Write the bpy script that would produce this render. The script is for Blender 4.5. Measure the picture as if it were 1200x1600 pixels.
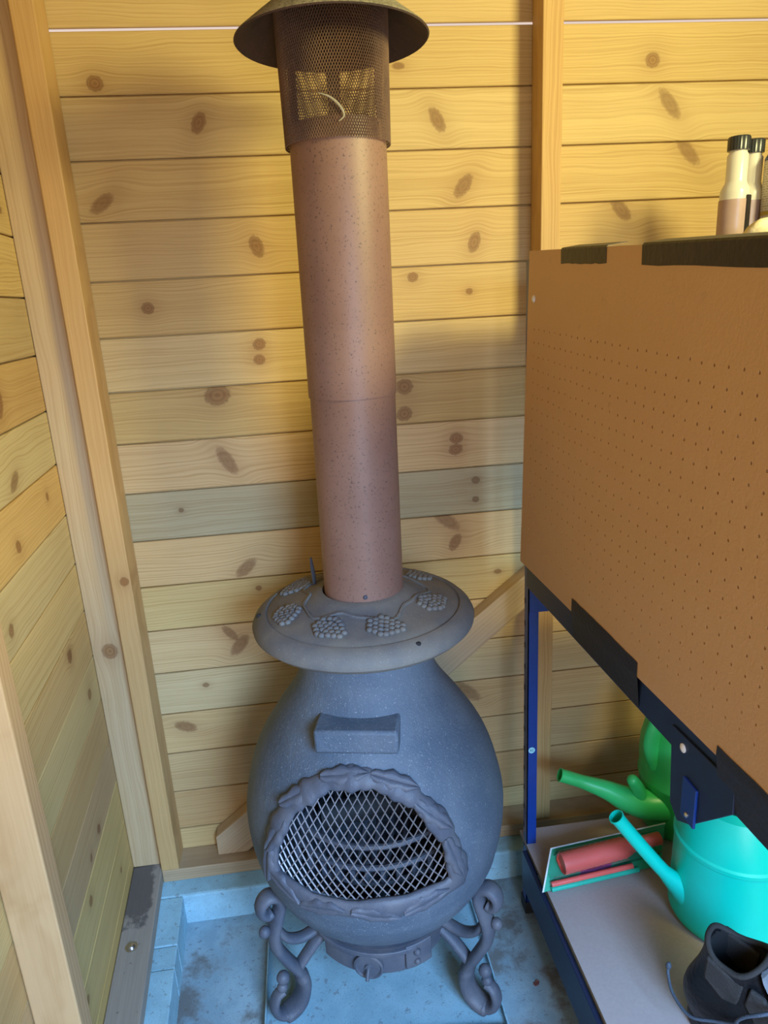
import bpy, bmesh, math, random
from mathutils import Vector, Matrix
R = math.radians
random.seed(7)
scene = bpy.context.scene
for o in list(bpy.data.objects):
    bpy.data.objects.remove(o)
col = scene.collection

# ------------------------------------------------------------------ camera
cam_d = bpy.data.cameras.new('camera')
cam = bpy.data.objects.new('camera', cam_d)
col.objects.link(cam)
yaw, pitch, roll = 0.105776, -0.291945, -0.054990
fwd = Vector((math.sin(yaw) * math.cos(pitch), math.cos(yaw) * math.cos(pitch), math.sin(pitch)))
r0 = Vector((math.cos(yaw), -math.sin(yaw), 0))
u0 = r0.cross(fwd)
rt = math.cos(roll) * r0 + math.sin(roll) * u0
up = -math.sin(roll) * r0 + math.cos(roll) * u0
mw = Matrix.Identity(4)
for i in range(3):
    mw[i][0], mw[i][1], mw[i][2] = rt[i], up[i], -fwd[i]
mw[0][3], mw[1][3], mw[2][3] = 0.0, -1.61058, 1.49747
cam.matrix_world = mw
cam_d.sensor_fit = 'VERTICAL'
cam_d.sensor_height = 36
cam_d.sensor_width = 27
cam_d.lens = 36 * 1100.594 / 1600
cam_d.clip_start = 0.02
scene.camera = cam

# ------------------------------------------------------------------ light
scene.view_settings.view_transform = 'Standard'
scene.view_settings.look = 'None'
scene.view_settings.gamma = 1
scene.view_settings.use_curve_mapping = False
scene.view_settings.exposure = -0.22

world = bpy.data.worlds.new('sky')
scene.world = world
world.use_nodes = True
bg = world.node_tree.nodes['Background']
bg.inputs[0].default_value = (1.0, 0.80, 0.70, 1)
bg.inputs[1].default_value = 0.95


def area(name, loc, target, sx, sy, power, color):
    d = bpy.data.lights.new(name, 'AREA')
    d.shape = 'RECTANGLE'
    d.size, d.size_y = sx, sy
    d.energy = power
    d.color = color
    o = bpy.data.objects.new(name, d)
    col.objects.link(o)
    o.location = loc
    o.rotation_euler = (Vector(target) - Vector(loc)).to_track_quat('-Z', 'Y').to_euler()
    return o


# daylight through the high side window (warm, off sunlit yellow timber) and through the open door (blue sky)
area('window_daylight', (1.20, -1.34, 2.08), (0.0, -0.10, 1.45), 0.40, 0.32, 40, (1.0, 0.92, 0.42))
sky_l = area('door_daylight', (0.64, -2.30, 1.50), (0.06, -0.42, 0.18), 0.75, 0.80, 27, (0.30, 0.58, 1.0))
sky_l.data.spread = R(80)      # sky seen through the doorway: light falls inward and down
area('panel_wall_fill', (0.30, -2.43, 0.95), (0.25, -0.3, 0.75), 0.55, 1.45, 14, (1.0, 0.87, 0.88))  # added neutral fill lamp, brightens the hardboard panel and back wall


# ------------------------------------------------------------------ node helper
class NT:
    def __init__(self, name):
        self.mat = bpy.data.materials.new(name)
        self.mat.use_nodes = True
        self.t = self.mat.node_tree
        self.b = self.t.nodes['Principled BSDF']

    def n(self, kind, **kw):
        x = self.t.nodes.new(kind)
        for k, v in kw.items():
            setattr(x, k, v)
        return x

    def link(self, a, b):
        self.t.links.new(a, b)

    def put(self, sock, v):
        if hasattr(v, 'is_output'):
            self.link(v, sock)
        else:
            if isinstance(v, (tuple, list)) and len(v) == 3 and sock.type == 'RGBA':
                v = (*v, 1)
            sock.default_value = v

    def m(self, op, *a):
        x = self.n('ShaderNodeMath', operation=op)
        for i, v in enumerate(a):
            self.put(x.inputs[i], v)
        return x.outputs[0]

    def xyz(self, v):
        x = self.n('ShaderNodeSeparateXYZ')
        self.link(v, x.inputs[0])
        return x.outputs

    def vec(self, a, b, c):
        x = self.n('ShaderNodeCombineXYZ')
        for i, v in enumerate((a, b, c)):
            self.put(x.inputs[i], v)
        return x.outputs[0]

    def mix(self, f, a, b, mode='MIX'):
        x = self.n('ShaderNodeMix', data_type='RGBA', blend_type=mode)
        self.put(x.inputs[0], f)
        self.put(x.inputs[6], a)
        self.put(x.inputs[7], b)
        return x.outputs[2]

    def noise(self, v, scale, detail=3.0, rough=0.55, dist=0.0):
        x = self.n('ShaderNodeTexNoise')
        if v is not None:
            self.link(v, x.inputs['Vector'])
        x.inputs['Scale'].default_value = scale
        x.inputs['Detail'].default_value = detail
        x.inputs['Roughness'].default_value = rough
        x.inputs['Distortion'].default_value = dist
        return x.outputs[0]

    def ss(self, v, lo, hi, a=0.0, b=1.0):
        x = self.n('ShaderNodeMapRange', interpolation_type='SMOOTHSTEP')
        self.put(x.inputs[0], v)
        for i, q in enumerate((lo, hi, a, b)):
            x.inputs[i + 1].default_value = q
        return x.outputs[0]

    def attr(self, name):
        x = self.n('ShaderNodeAttribute', attribute_type='OBJECT', attribute_name=name)
        return x.outputs['Vector']

    def obj(self):
        return self.n('ShaderNodeTexCoord').outputs['Object']

    def rnd(self):
        return self.n('ShaderNodeObjectInfo').outputs['Random']

    def bump(self, h, strength=0.3, dist=0.01):
        x = self.n('ShaderNodeBump')
        x.inputs['Strength'].default_value = strength
        x.inputs['Distance'].default_value = dist
        self.link(h, x.inputs['Height'])
        self.link(x.outputs[0], self.b.inputs['Normal'])

    def out(self, color=None, rough=None, metal=None, spec=None):
        if color is not None:
            self.put(self.b.inputs['Base Color'], color)
        if rough is not None:
            self.put(self.b.inputs['Roughness'], rough)
        if metal is not None:
            self.put(self.b.inputs['Metallic'], metal)
        if spec is not None:
            self.put(self.b.inputs['Specular IOR Level'], spec)
        return self.mat


M = {}


def wood(name, light, dark, knot, axis='x', knots=3, bands=70.0, rough=0.62, gs=1.0):
    t = NT(name)
    p = t.xyz(t.obj())
    if axis == 'x':
        u, v, w = p[0], p[2], p[1]
    elif axis == 'z':
        u, v, w = p[2], p[0], p[1]
    else:
        u, v, w = p[1], p[0], p[2]
    rn = t.rnd()
    ve = v
    masks = []
    halos = []
    rings_ = []
    ring = None
    for i in range(1, knots + 1):
        a = t.xyz(t.attr('k%da' % i))
        b = t.xyz(t.attr('k%db' % i))
        rr = t.m('MAXIMUM', a[2], 0.00005)
        dx = t.m('SUBTRACT', u, a[0])
        dz = t.m('SUBTRACT', v, a[1])
        la = t.m('ADD', t.m('MULTIPLY', dx, b[0]), t.m('MULTIPLY', dz, b[1]))
        lb = t.m('SUBTRACT', t.m('MULTIPLY', dz, b[0]), t.m('MULTIPLY', dx, b[1]))
        la = t.m('DIVIDE', la, t.m('MULTIPLY', rr, t.m('MAXIMUM', b[2], 0.2)))
        lb = t.m('DIVIDE', lb, rr)
        d2 = t.m('ADD', t.m('MULTIPLY', la, la), t.m('MULTIPLY', lb, lb))
        ww = t.m('EXPONENT', t.m('MULTIPLY', d2, -0.17))
        d = t.m('SQRT', d2)
        ve = t.m('ADD', ve, t.m('MULTIPLY', ww, t.m('MULTIPLY', t.m('SUBTRACT', a[1], v), 0.60)))
        ks = t.m('SUBTRACT', 1.0, t.m('MULTIPLY', t.m('SUBTRACT', b[2], 1.0), 0.36))
        masks.append(t.m('MULTIPLY', ks, t.ss(t.m('ADD', d, t.m('MULTIPLY', t.m('SUBTRACT', t.noise(t.obj(), 160.0, 2), 0.5), 0.55)), 0.7, 1.25, 1, 0)))
        halos.append(ww)
        rg = t.m('MULTIPLY', t.m('ADD', t.m('SINE', t.m('MULTIPLY', d, 13.0)), 1.0), 0.5)
        ring = rg
        rings_.append(rg)
    uo = t.m('ADD', u, t.m('MULTIPLY', rn, 37.0))
    wob = t.noise(t.vec(t.m('MULTIPLY', uo, 2.6 * gs), t.m('MULTIPLY', ve, 9.0), t.m('MULTIPLY', rn, 9.0)), 1.0, 3, 0.5)
    vb = t.m('ADD', ve, t.m('MULTIPLY', t.m('SUBTRACT', wob, 0.5), 0.040))
    bandv = t.noise(t.vec(t.m('MULTIPLY', rn, 31.0), t.m('MULTIPLY', vb, bands * 4.2), t.m('MULTIPLY', w, 20.0)), 1.0, 2, 0.6)
    sine = t.m('SINE', t.m('MULTIPLY', vb, bands * 12.0))
    fibre = t.noise(t.vec(t.m('MULTIPLY', uo, 6.0), t.m('MULTIPLY', ve, 420.0), t.m('MULTIPLY', w, 300.0)), 1.0, 2, 0.6)
    blotch = t.noise(t.vec(t.m('MULTIPLY', uo, 3.0), t.m('MULTIPLY', ve, 12.0), w), 1.0, 3, 0.55)
    g = t.m('ADD', t.m('MULTIPLY', t.ss(bandv, 0.38, 0.72), 0.50), t.m('MULTIPLY', sine, 0.10))
    g = t.m('ADD', g, t.m('MULTIPLY', t.m('SUBTRACT', fibre, 0.5), 0.75))
    g = t.m('ADD', g, t.m('MULTIPLY', t.m('SUBTRACT', blotch, 0.45), 0.55))
    x = t.n('ShaderNodeClamp')
    t.link(g, x.inputs[0])
    c = t.mix(x.outputs[0], light, dark)
    for hl in halos:
        c = t.mix(t.m('MULTIPLY', hl, 0.30), c, knot)
    for mk, rg in zip(masks, rings_):
        kc = t.mix(t.m('MULTIPLY', rg, 0.65), (knot[0] * 1.25, knot[1] * 1.3, knot[2] * 1.3), (knot[0] * .5, knot[1] * .45, knot[2] * .45))
        c = t.mix(t.m('MULTIPLY', mk, 0.80), c, kc)
    for mk in masks:
        rim_ = t.m('MULTIPLY', t.m('MULTIPLY', mk, t.m('SUBTRACT', 1.0, mk)), 1.5)
        c = t.mix(rim_, c, (knot[0] * .5, knot[1] * .45, knot[2] * .5))
    tint = t.n('ShaderNodeAttribute', attribute_type='OBJECT', attribute_name='tint')
    c = t.mix(1.0, c, tint.outputs['Color'], 'MULTIPLY')
    t.bump(t.m('ADD', bandv, t.m('MULTIPLY', fibre, 0.7)), 0.10, 0.003)
    M[name] = t.out(c, rough, spec=0.35)
    return M[name]


PL, PD, PK = (0.60, 0.440, 0.215), (0.40, 0.250, 0.090), (0.26, 0.125, 0.045)
wood('pine_plank', PL, PD, PK, 'x')
wood('pine_stud', (0.56, 0.41, 0.23), (0.40, 0.255, 0.115), PK, 'z', 1, 55)
wood('pine_sill', (0.46, 0.36, 0.24), (0.30, 0.215, 0.13), PK, 'x', 0, 55)


def simple(name, c, rough=0.5, metal=0.0, var=0.12, scale=40.0, bump=0.0, spec=0.5):
    t = NT(name)
    f = t.noise(t.obj(), scale, 3)
    dk = tuple(k * (1 - var) for k in c)
    lt = tuple(min(1, k * (1 + var)) for k in c)
    if bump:
        t.bump(f, bump, 0.004)
    M[name] = t.out(t.mix(f, dk, lt), rough, metal, spec)
    return M[name]


def speckled(name, c1, c2, speck, rough, sc=9.0, spc=420.0, amt=0.6, bump=0.35, metal=0.0, lo=0.60, hi=0.72, spec=0.4):
    t = NT(name)
    o = t.obj()
    big = t.ss(t.noise(o, sc, 4), 0.35, 0.68)
    fine = t.noise(o, spc, 2, 0.7)
    c = t.mix(big, c1, c2)
    c = t.mix(t.m('MULTIPLY', t.ss(fine, lo, hi), amt), c, speck)
    t.bump(t.m('ADD', fine, t.m('MULTIPLY', t.noise(o, 90, 3), 1.2)), bump, 0.002)
    M[name] = t.out(c, rough, metal, spec)
    return M[name]


speckled('iron', (0.075, 0.102, 0.140), (0.118, 0.145, 0.180), (0.42, 0.44, 0.46), 0.62, 7, 300, 0.50, 0.60)
speckled('iron_dusty', (0.20, 0.185, 0.155), (0.11, 0.115, 0.125), (0.42, 0.41, 0.38), 0.7, 7, 420, 0.4)
speckled('iron_leg', (0.068, 0.078, 0.105), (0.105, 0.108, 0.128), (0.30, 0.30, 0.31), 0.5, 14, 420, 0.25)
speckled('flue_paint', (0.200, 0.108, 0.080), (0.245, 0.140, 0.105), (0.05, 0.032, 0.030), 0.48, 5, 270, 0.75, 0.08, lo=0.60, hi=0.68)
speckled('rusty_mesh', (0.115, 0.065, 0.042), (0.17, 0.095, 0.055), (0.27, 0.18, 0.11), 0.75, 14, 300, 0.5, 0.2)
speckled('cap_under', (0.075, 0.042, 0.032), (0.045, 0.030, 0.026), (0.13, 0.08, 0.05), 0.85, 16, 300, 0.5, 0.3)
speckled('cap_lichen', (0.30, 0.265, 0.19), (0.20, 0.175, 0.125), (0.09, 0.08, 0.06), 0.95, 30, 260, 0.7, 0.6, lo=0.50, hi=0.64)
simple('iron_dark', (0.020, 0.021, 0.024), 0.8)
simple('screen_metal', (0.27, 0.25, 0.26), 0.5, 0.2, 0.3, 60)
simple('steel', (0.55, 0.55, 0.56), 0.3, 1.0)
simple('rack_blue', (0.006, 0.040, 0.235), 0.35, 0.0, 0.15)
simple('rack_navy', (0.010, 0.022, 0.062), 0.42, 0.0, 0.2)
simple('tape_black', (0.018, 0.015, 0.011), 0.48, 0.0, 0.35, 90, 0.25)
simple('rack_board', (0.40, 0.33, 0.32), 0.7, 0.0, 0.10, 160)
simple('board_edge', (0.30, 0.22, 0.14), 0.8, 0.0, 0.25, 200)
simple('green_plastic', (0.040, 0.54, 0.15), 0.35, 0.0, 0.06)
simple('teal_plastic', (0.0, 0.66, 0.52), 0.38, 0.0, 0.04)
simple('plastic_hole', (0.01, 0.03, 0.02), 0.8)
simple('coral', (0.72, 0.12, 0.10), 0.32, 0.0, 0.08)
simple('card_green', (0.02, 0.36, 0.22), 0.45, 0.0, 0.15)
simple('card_white', (0.62, 0.68, 0.72), 0.5)
simple('card_purple', (0.22, 0.03, 0.20), 0.4, 0.0, 0.4, 90)
simple('tray_teal', (0.02, 0.42, 0.30), 0.3)
simple('white_paint', (0.75, 0.75, 0.75), 0.5)
simple('sticker', (0.35, 0.72, 0.78), 0.5)
simple('ink', (0.02, 0.10, 0.16), 0.6)
simple('leather', (0.007, 0.007, 0.008), 0.36, 0.0, 0.35, 120, 0.35, 0.3)
simple('suede', (0.040, 0.038, 0.037), 0.8, 0.0, 0.2, 220, 0.3, 0.2)
simple('lining', (0.008, 0.008, 0.009), 0.9)
simple('tongue_cloth', (0.17, 0.19, 0.21), 0.85, 0.0, 0.35, 150, 0.2)
simple('rubber', (0.015, 0.015, 0.016), 0.6)
simple('lace', (0.05, 0.07, 0.10), 0.6, 0.0, 0.6, 500, 0.4)
simple('cap_black', (0.025, 0.028, 0.034), 0.3)
simple('cap_blue', (0.02, 0.03, 0.20), 0.35)
simple('label_black', (0.012, 0.010, 0.012), 0.35)
simple('cloth_cream', (0.80, 0.70, 0.45), 0.85, 0.0, 0.15, 60, 0.5)
simple('liquid_brown', (0.40, 0.28, 0.26), 0.25)
simple('shed_board', (0.16, 0.12, 0.08), 0.75, 0.0, 0.15, 8)

t = NT('bottle_plastic')
t.b.inputs['Transmission Weight'].default_value = 0.35
M['bottle_plastic'] = t.out((0.86, 0.84, 0.78), 0.28)
t = NT('clear_film')
t.b.inputs['Transmission Weight'].default_value = 1.0
t.b.inputs['IOR'].default_value = 1.08
M['clear_film'] = t.out((0.96, 0.98, 0.98), 0.06)

# printed label of the tall white container: fine grey text lines and yellow bands
t = NT('label_print')
p = t.xyz(t.obj())
ln = t.ss(t.m('SINE', t.m('MULTIPLY', p[2], 1500.0)), 0.3, 0.7)
wd = t.ss(t.noise(t.vec(t.m('MULTIPLY', p[0], 400.0), t.m('MULTIPLY', p[1], 400.0), t.m('MULTIPLY', p[2], 240.0)), 1.0, 1), 0.45, 0.55)
c = t.mix(t.m('MULTIPLY', t.m('MULTIPLY', ln, wd), 0.7), (0.74, 0.70, 0.58), (0.15, 0.14, 0.13))
yb = t.m('MULTIPLY', t.ss(p[2], 0.064, 0.066), t.ss(p[2], 0.071, 0.073, 1, 0))
c = t.mix(yb, c, (0.55, 0.40, 0.05))
M['label_print'] = t.out(c, 0.4)

# hardboard
t = NT('hardboard')
o = t.obj()
f = t.noise(o, 260, 3, 0.7)
big = t.noise(o, 5, 3)
c = t.mix(big, (0.57, 0.345, 0.170), (0.63, 0.39, 0.200))
c = t.mix(t.m('MULTIPLY', t.ss(f, 0.56, 0.75), 0.35), c, (0.40, 0.23, 0.11))
smear = t.ss(t.noise(o, 22, 4, 0.6), 0.66, 0.80)
c = t.mix(t.m('MULTIPLY', smear, 0.35), c, (0.20, 0.11, 0.06))
t.bump(t.m('ADD', t.m('MULTIPLY', f, 0.5), t.noise(o, 60, 3, 0.6, 0.6)), 0.16, 0.004)
M['hardboard'] = t.out(c, 0.5, spec=0.4)

# concrete: floor slab, kerb
def concrete(name, a, b, dirt, dlo, dhi, damt):
    t = NT(name)
    o = t.obj()
    f = t.noise(o, 300, 3, 0.7)
    m = t.noise(o, 14, 4, 0.6)
    c = t.mix(t.ss(m, 0.35, 0.65), a, b)
    c = t.mix(t.m('MULTIPLY', t.ss(f, 0.52, 0.70), 0.35), c, dirt)
    patch = t.ss(t.noise(o, 7, 5, 0.65), dlo, dhi)
    fl = t.ss(t.noise(o, 70, 3, 0.6), 0.60, 0.68)
    c = t.mix(t.m('MULTIPLY', patch, damt), c, dirt)
    c = t.mix(t.m('MULTIPLY', fl, 0.5), c, dirt)
    t.bump(t.m('ADD', f, t.m('MULTIPLY', m, 1.5)), 0.25, 0.004)
    M[name] = t.out(c, 0.85, spec=0.3)


concrete('concrete', (0.23, 0.34, 0.40), (0.31, 0.44, 0.50), (0.12, 0.095, 0.075), 0.47, 0.64, 0.80)
concrete('concrete_kerb', (0.27, 0.46, 0.54), (0.33, 0.56, 0.65), (0.16, 0.15, 0.14), 0.60, 0.75, 0.5)
concrete('tray_paint', (0.21, 0.37, 0.45), (0.26, 0.44, 0.53), (0.13, 0.12, 0.12), 0.62, 0.80, 0.4)


# ------------------------------------------------------------------ mesh helper
class MB:
    def __init__(self):
        self.v = []
        self.f = []

    def add(self, vs, fs):
        k = len(self.v)
        self.v += [tuple(p) for p in vs]
        self.f += [tuple(i + k for i in f) for f in fs]
        return self

    def box(self, x0, x1, y0, y1, z0, z1, mtx=None):
        vs = [Vector((x, y, z)) for x in (x0, x1) for y in (y0, y1) for z in (z0, z1)]
        if mtx is not None:
            vs = [mtx @ p for p in vs]
        return self.add(vs, [(0, 1, 3, 2), (4, 6, 7, 5), (0, 4, 5, 1), (2, 3, 7, 6), (0, 2, 6, 4), (1, 5, 7, 3)])

    def lathe(self, prof, n=64, c=(0, 0), closed=False, cap0=False, cap1=False):
        vs, fs = [], []
        for (r, z) in prof:
            for i in range(n):
                a = 2 * math.pi * i / n
                vs.append((c[0] + r * math.cos(a), c[1] + r * math.sin(a), z))
        m = len(prof)
        for j in range(m if closed else m - 1):
            for i in range(n):
                a, b = j * n + i, j * n + (i + 1) % n
                k = (j + 1) % m
                fs.append((a, b, k * n + (i + 1) % n, k * n + i))
        if cap0:
            fs.append(tuple(range(n - 1, -1, -1)))
        if cap1:
            fs.append(tuple((m - 1) * n + i for i in range(n)))
        return self.add(vs, fs)

    def sweep(self, path, sec, up=None, cap=True, closed=False, scale=None):
        """sec: list of (a,b) in the (side, up) frame"""
        path = [Vector(p) for p in path]
        n = len(path)
        k = len(sec)
        vs, fs = [], []
        prev = None
        for i, p in enumerate(path):
            if closed:
                tg = path[(i + 1) % n] - path[i - 1]
            else:
                tg = path[min(i + 1, n - 1)] - path[max(i - 1, 0)]
            tg.normalize()
            if up is not None:
                uu = Vector(up[i]) if isinstance(up, list) else Vector(up)
            else:
                uu = prev if prev is not None else (Vector((0, 0, 1)) if abs(tg.z) < 0.9 else Vector((0, 1, 0)))
            side = tg.cross(uu)
            if side.length < 1e-6:
                side = tg.cross(Vector((1, 0.1, 0.2)))
            side.normalize()
            uv = side.cross(tg).normalized()
            prev = uv
            s = 1.0 if scale is None else scale[i]
            for (a, b) in sec:
                vs.append(p + side * a * s + uv * b * s)
        for i in range(n if closed else n - 1):
            j = (i + 1) % n
            for q in range(k):
                fs.append((i * k + q, i * k + (q + 1) % k, j * k + (q + 1) % k, j * k + q))
        if cap and not closed:
            fs.append(tuple(range(k - 1, -1, -1)))
            fs.append(tuple((n - 1) * k + q for q in range(k)))
        return self.add(vs, fs)

    def tube(self, path, r, n=10, cap=True, scale=None, closed=False):
        return self.sweep(path, ring(r, r, n), None, cap, closed, scale)

    def ball(self, c, r, n=10, m=6, sc=(1, 1, 1), mtx=None):
        vs, fs = [], []
        for j in range(m + 1):
            ph = math.pi * j / m
            for i in range(n):
                a = 2 * math.pi * i / n
                p = Vector((r * sc[0] * math.sin(ph) * math.cos(a), r * sc[1] * math.sin(ph) * math.sin(a), r * sc[2] * math.cos(ph)))
                if mtx is not None:
                    p = mtx @ p
                vs.append(p + Vector(c))
        for j in range(m):
            for i in range(n):
                fs.append((j * n + i, (j + 1) * n + i, (j + 1) * n + (i + 1) % n, j * n + (i + 1) % n))
        return self.add(vs, fs)

    def prism(self, poly, f0, f1):
        """poly: 2-D outline; f0/f1 map (a,b) to a 3-D point on the two faces"""
        n = len(poly)
        vs = [f0(*p) for p in poly] + [f1(*p) for p in poly]
        fs = [tuple(range(n - 1, -1, -1)), tuple(n + i for i in range(n))]
        fs += [(i, (i + 1) % n, n + (i + 1) % n, n + i) for i in range(n)]
        return self.add(vs, fs)

    def mesh(self, name, smooth=None):
        me = bpy.data.meshes.new(name)
        me.from_pydata(self.v, [], self.f)
        bm = bmesh.new()
        bm.from_mesh(me)
        bmesh.ops.remove_doubles(bm, verts=bm.verts, dist=1e-6)
        bmesh.ops.recalc_face_normals(bm, faces=bm.faces)
        bm.to_mesh(me)
        bm.free()
        if smooth is not None:
            me.polygons.foreach_set('use_smooth', [True] * len(me.polygons))
            me.set_sharp_from_angle(angle=R(smooth))
        return me

    def build(self, name, mat, parent=None, smooth=None, bevel=0.0, local=False):
        """vertices are in world coordinates unless local; parts are moved into the parent's frame"""
        me = self.mesh(name, smooth)
        if parent is not None and not local:
            me.transform(world_of(parent).inverted())
        me.materials.append(M[mat] if isinstance(mat, str) else mat)
        o = bpy.data.objects.new(name, me)
        col.objects.link(o)
        o.parent = parent
        if bevel:
            b = o.modifiers.new('bevel', 'BEVEL')
            b.width = bevel
            b.segments = 2
            b.limit_method = 'ANGLE'
            b.angle_limit = R(40)
        return o


def ring(a, b, n):
    return [(a * math.cos(2 * math.pi * i / n), b * math.sin(2 * math.pi * i / n)) for i in range(n)]


def world_of(o):
    m = Matrix.LocRotScale(o.location, o.rotation_euler, o.scale)
    return world_of(o.parent) @ m if o.parent else m


def empty(name, loc, rz=0.0):
    o = bpy.data.objects.new(name, None)
    o.empty_display_size = 0.05
    col.objects.link(o)
    o.location = loc
    o.rotation_euler = (0, 0, rz)
    return o


def tag(o, label, cat, group=None):
    o['label'] = label
    o['category'] = cat
    if group:
        o['group'] = group
    return o


def structure(o, label=None):
    o['kind'] = 'structure'
    if label:
        o['label'] = label
    return o


def spline(pts, n=8, closed=False):
    """Catmull-Rom through points (any dimension)"""
    pts = [Vector(p) for p in pts]
    out = []
    m = len(pts)
    for i in range(m if closed else m - 1):
        g = lambda k: pts[k % m] if closed else pts[max(0, min(m - 1, k))]
        p0, p1, p2, p3 = g(i - 1), g(i), g(i + 1), g(i + 2)
        for j in range(n):
            s = j / n
            out.append(0.5 * ((2 * p1) + (p2 - p0) * s + (2 * p0 - 5 * p1 + 4 * p2 - p3) * s * s + (3 * p1 - p0 - 3 * p2 + p3) * s ** 3))
    if not closed:
        out.append(pts[-1])
    return out


# ------------------------------------------------------------------ the room
PITCH = 0.115
Z0 = 2.0245          # underside of the board above the open slit
HI = 2.40

slab = MB()
slab.box(-0.9, 1.6, -2.6, 0.12, -0.08, 0.0)
floor = structure(slab.build('floor', 'concrete'), 'grey blue concrete floor slab with dark dirt patches')

kerb = MB()
kerb.box(-0.60, 1.25, -0.128, 0.02, -0.01, 0.086)
kerb.build('kerb', 'concrete_kerb', floor, bevel=0.006)
def kx(y):
    return -0.405 + (-0.128 - y) * 0.0537
for a, b in ((-0.1285, -0.2695), (-0.271, -0.3315), (-0.333, -0.90), (-0.9015, -2.45)):
    g = MB()
    g.prism([(kx(a), a), (kx(b), b), (-0.62, b), (-0.62, a)], lambda x, y: (x, y, -0.01), lambda x, y: (x, y, 0.086 - (0.002 if a == -0.271 else 0)))
    g.build('kerb_block', 'concrete_kerb', floor, bevel=0.0025)


def plank_mesh(name, L, lip=True, h=PITCH - 0.0030, th=0.017):
    c = 0.0016
    pr = [(0, c), (0, h - c), (c, h), (th, h), (th, -0.010 if lip else 0.0)]
    pr += [(0.009, -0.010), (0.009, 0.0)] if lip else []
    pr += [(c, 0.0)]
    g = MB()
    g.prism(pr, lambda y, z: (0, y, z), lambda y, z: (L, y, z))
    return g.mesh(name)


def plank(me, mat, parent, loc, tint, knots):
    o = bpy.data.objects.new('plank', me)
    col.objects.link(o)
    o.parent = parent
    o.location = loc
    o['tint'] = tint
    for i in range(3):
        if i < len(knots):
            x, z, r, asp, ang = knots[i]
            o['k%da' % (i + 1)] = (x - loc[0], z - loc[2], r)
            o['k%db' % (i + 1)] = (math.cos(R(ang)), math.sin(R(ang)), asp)
        else:
            o['k%da' % (i + 1)] = (-9.0, 0.0, 0.001)
            o['k%db' % (i + 1)] = (1.0, 0.0, 1.0)
    return o


# back wall: knots as seen (x, z, radius, length ratio, slope)
KN = {
    -1: [(0.56, 2.075, .014, 1, 0), (-0.10, 2.10, .012, 1.3, 20), (0.75, 2.09, .010, 2, 0)],
    0: [(-0.349, 1.931, .013, 1.1, 0), (0.792, 1.951, .013, 1.1, 0), (0.25, 1.95, .006, 2, 0)],
    1: [(-0.160, 1.857, .012, 1.6, 60), (0.327, 1.850, .012, 2.0, -60), (0.835, 1.868, .013, 2.6, -50)],
    2: [(-0.371, 1.715, .012, 2.2, 35), (0.380, 1.722, .013, 2.0, 50), (0.884, 1.773, .013, 2.6, -45)],
    3: [(-0.069, 1.620, .013, 1.6, -70), (0.402, 1.608, .012, 1.7, 70), (0.735, 1.662, .013, 2.2, -45)],
    4: [(-0.310, 1.507, .011, 1.1, 0), (0.263, 1.542, .009, 1.2, 0), (0.389, 1.506, .006, 1.2, 0)],
    5: [(-0.084, 1.419, .011, 1.2, 20), (-0.087, 1.386, .010, 1.2, 0), (0.60, 1.41, .010, 1, 0)],
    6: [(-0.187, 1.314, .020, 1.3, 10), (0.234, 1.305, .016, 1.1, 0), (0.231, 1.243, .015, 1.1, 20)],
    7: [(-0.183, 1.165, .014, 2.4, -60), (0.352, 1.177, .012, 1.2, 0), (0.350, 1.150, .012, 1.3, 10)],
    8: [(-0.300, 1.057, .005, 1.2, 0), (0.397, 1.071, .008, 1.2, 0), (0.396, 1.023, .007, 1.2, 0)],
    9: [(-0.168, 0.901, .013, 2.2, 40), (0.322, 0.978, .015, 2.6, -40), (0.343, 0.918, .012, 1.8, 60)],
    10: [(-0.144, 0.846, .006, 1.2, 0), (0.45, 0.83, .006, 1.5, 0)],
    11: [(-0.205, 0.700, .014, 2.2, 50), (-0.225, 0.735, .010, 2.4, -50)],
    12: [(0.78, 0.60, .012, 1.2, 0), (-0.30, 0.60, .006, 1.3, 0)],
    13: [(0.365, 0.499, .016, 2.6, -40), (-0.364, 0.489, .013, 2.0, -20)],
}
TINT = {0: (.98, .95, .82), 1: (1.02, 1.02, .95), 2: (.99, .94, .78), 3: (.97, .90, .74), 4: (.96, .88, .68), 5: (1.05, 1.02, .92), 6: (.93, .86, .66),
        7: (1.02, .96, .92), 8: (.72, .80, .92), 9: (1.05, .96, .88), 10: (1.0, .97, .80), 11: (1.05, 1.0, .98), 12: (.98, 1.0, 1.05),
        13: (1.0, .92, .85), 14: (.92, .86, .82), 15: (.90, .80, .72), 16: (1.02, 1.0, .92), 17: (.8, .75, .7)}
wall_back = structure(empty('wall_back', (0, 0, 0)), 'back wall of horizontal pine planks behind the stove')
me_pl = plank_mesh('plank', 1.81)
me_pl0 = plank_mesh('plank_slit', 1.81, False, PITCH - 0.003, 0.007)
me_pl.materials.append(M['pine_plank'])
me_pl0.materials.append(M['pine_plank'])
for k in range(-4, 18):
    zb = Z0 - (k + 1) * PITCH
    me = me_pl
    if k == 0:
        me = bpy.data.meshes.get('plank_top') or None
        if me is None:
            me = plank_mesh('plank_top', 1.81, True, PITCH - 0.0058, 0.0080)
            me.materials.append(M['pine_plank'])
    if k == -1:
        me = me_pl0
    plank(me, 'pine_plank', wall_back, (-0.56, 0.0, zb + 0.0009), TINT.get(k, (1, .98, .9)), KN.get(k, []))

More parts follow.
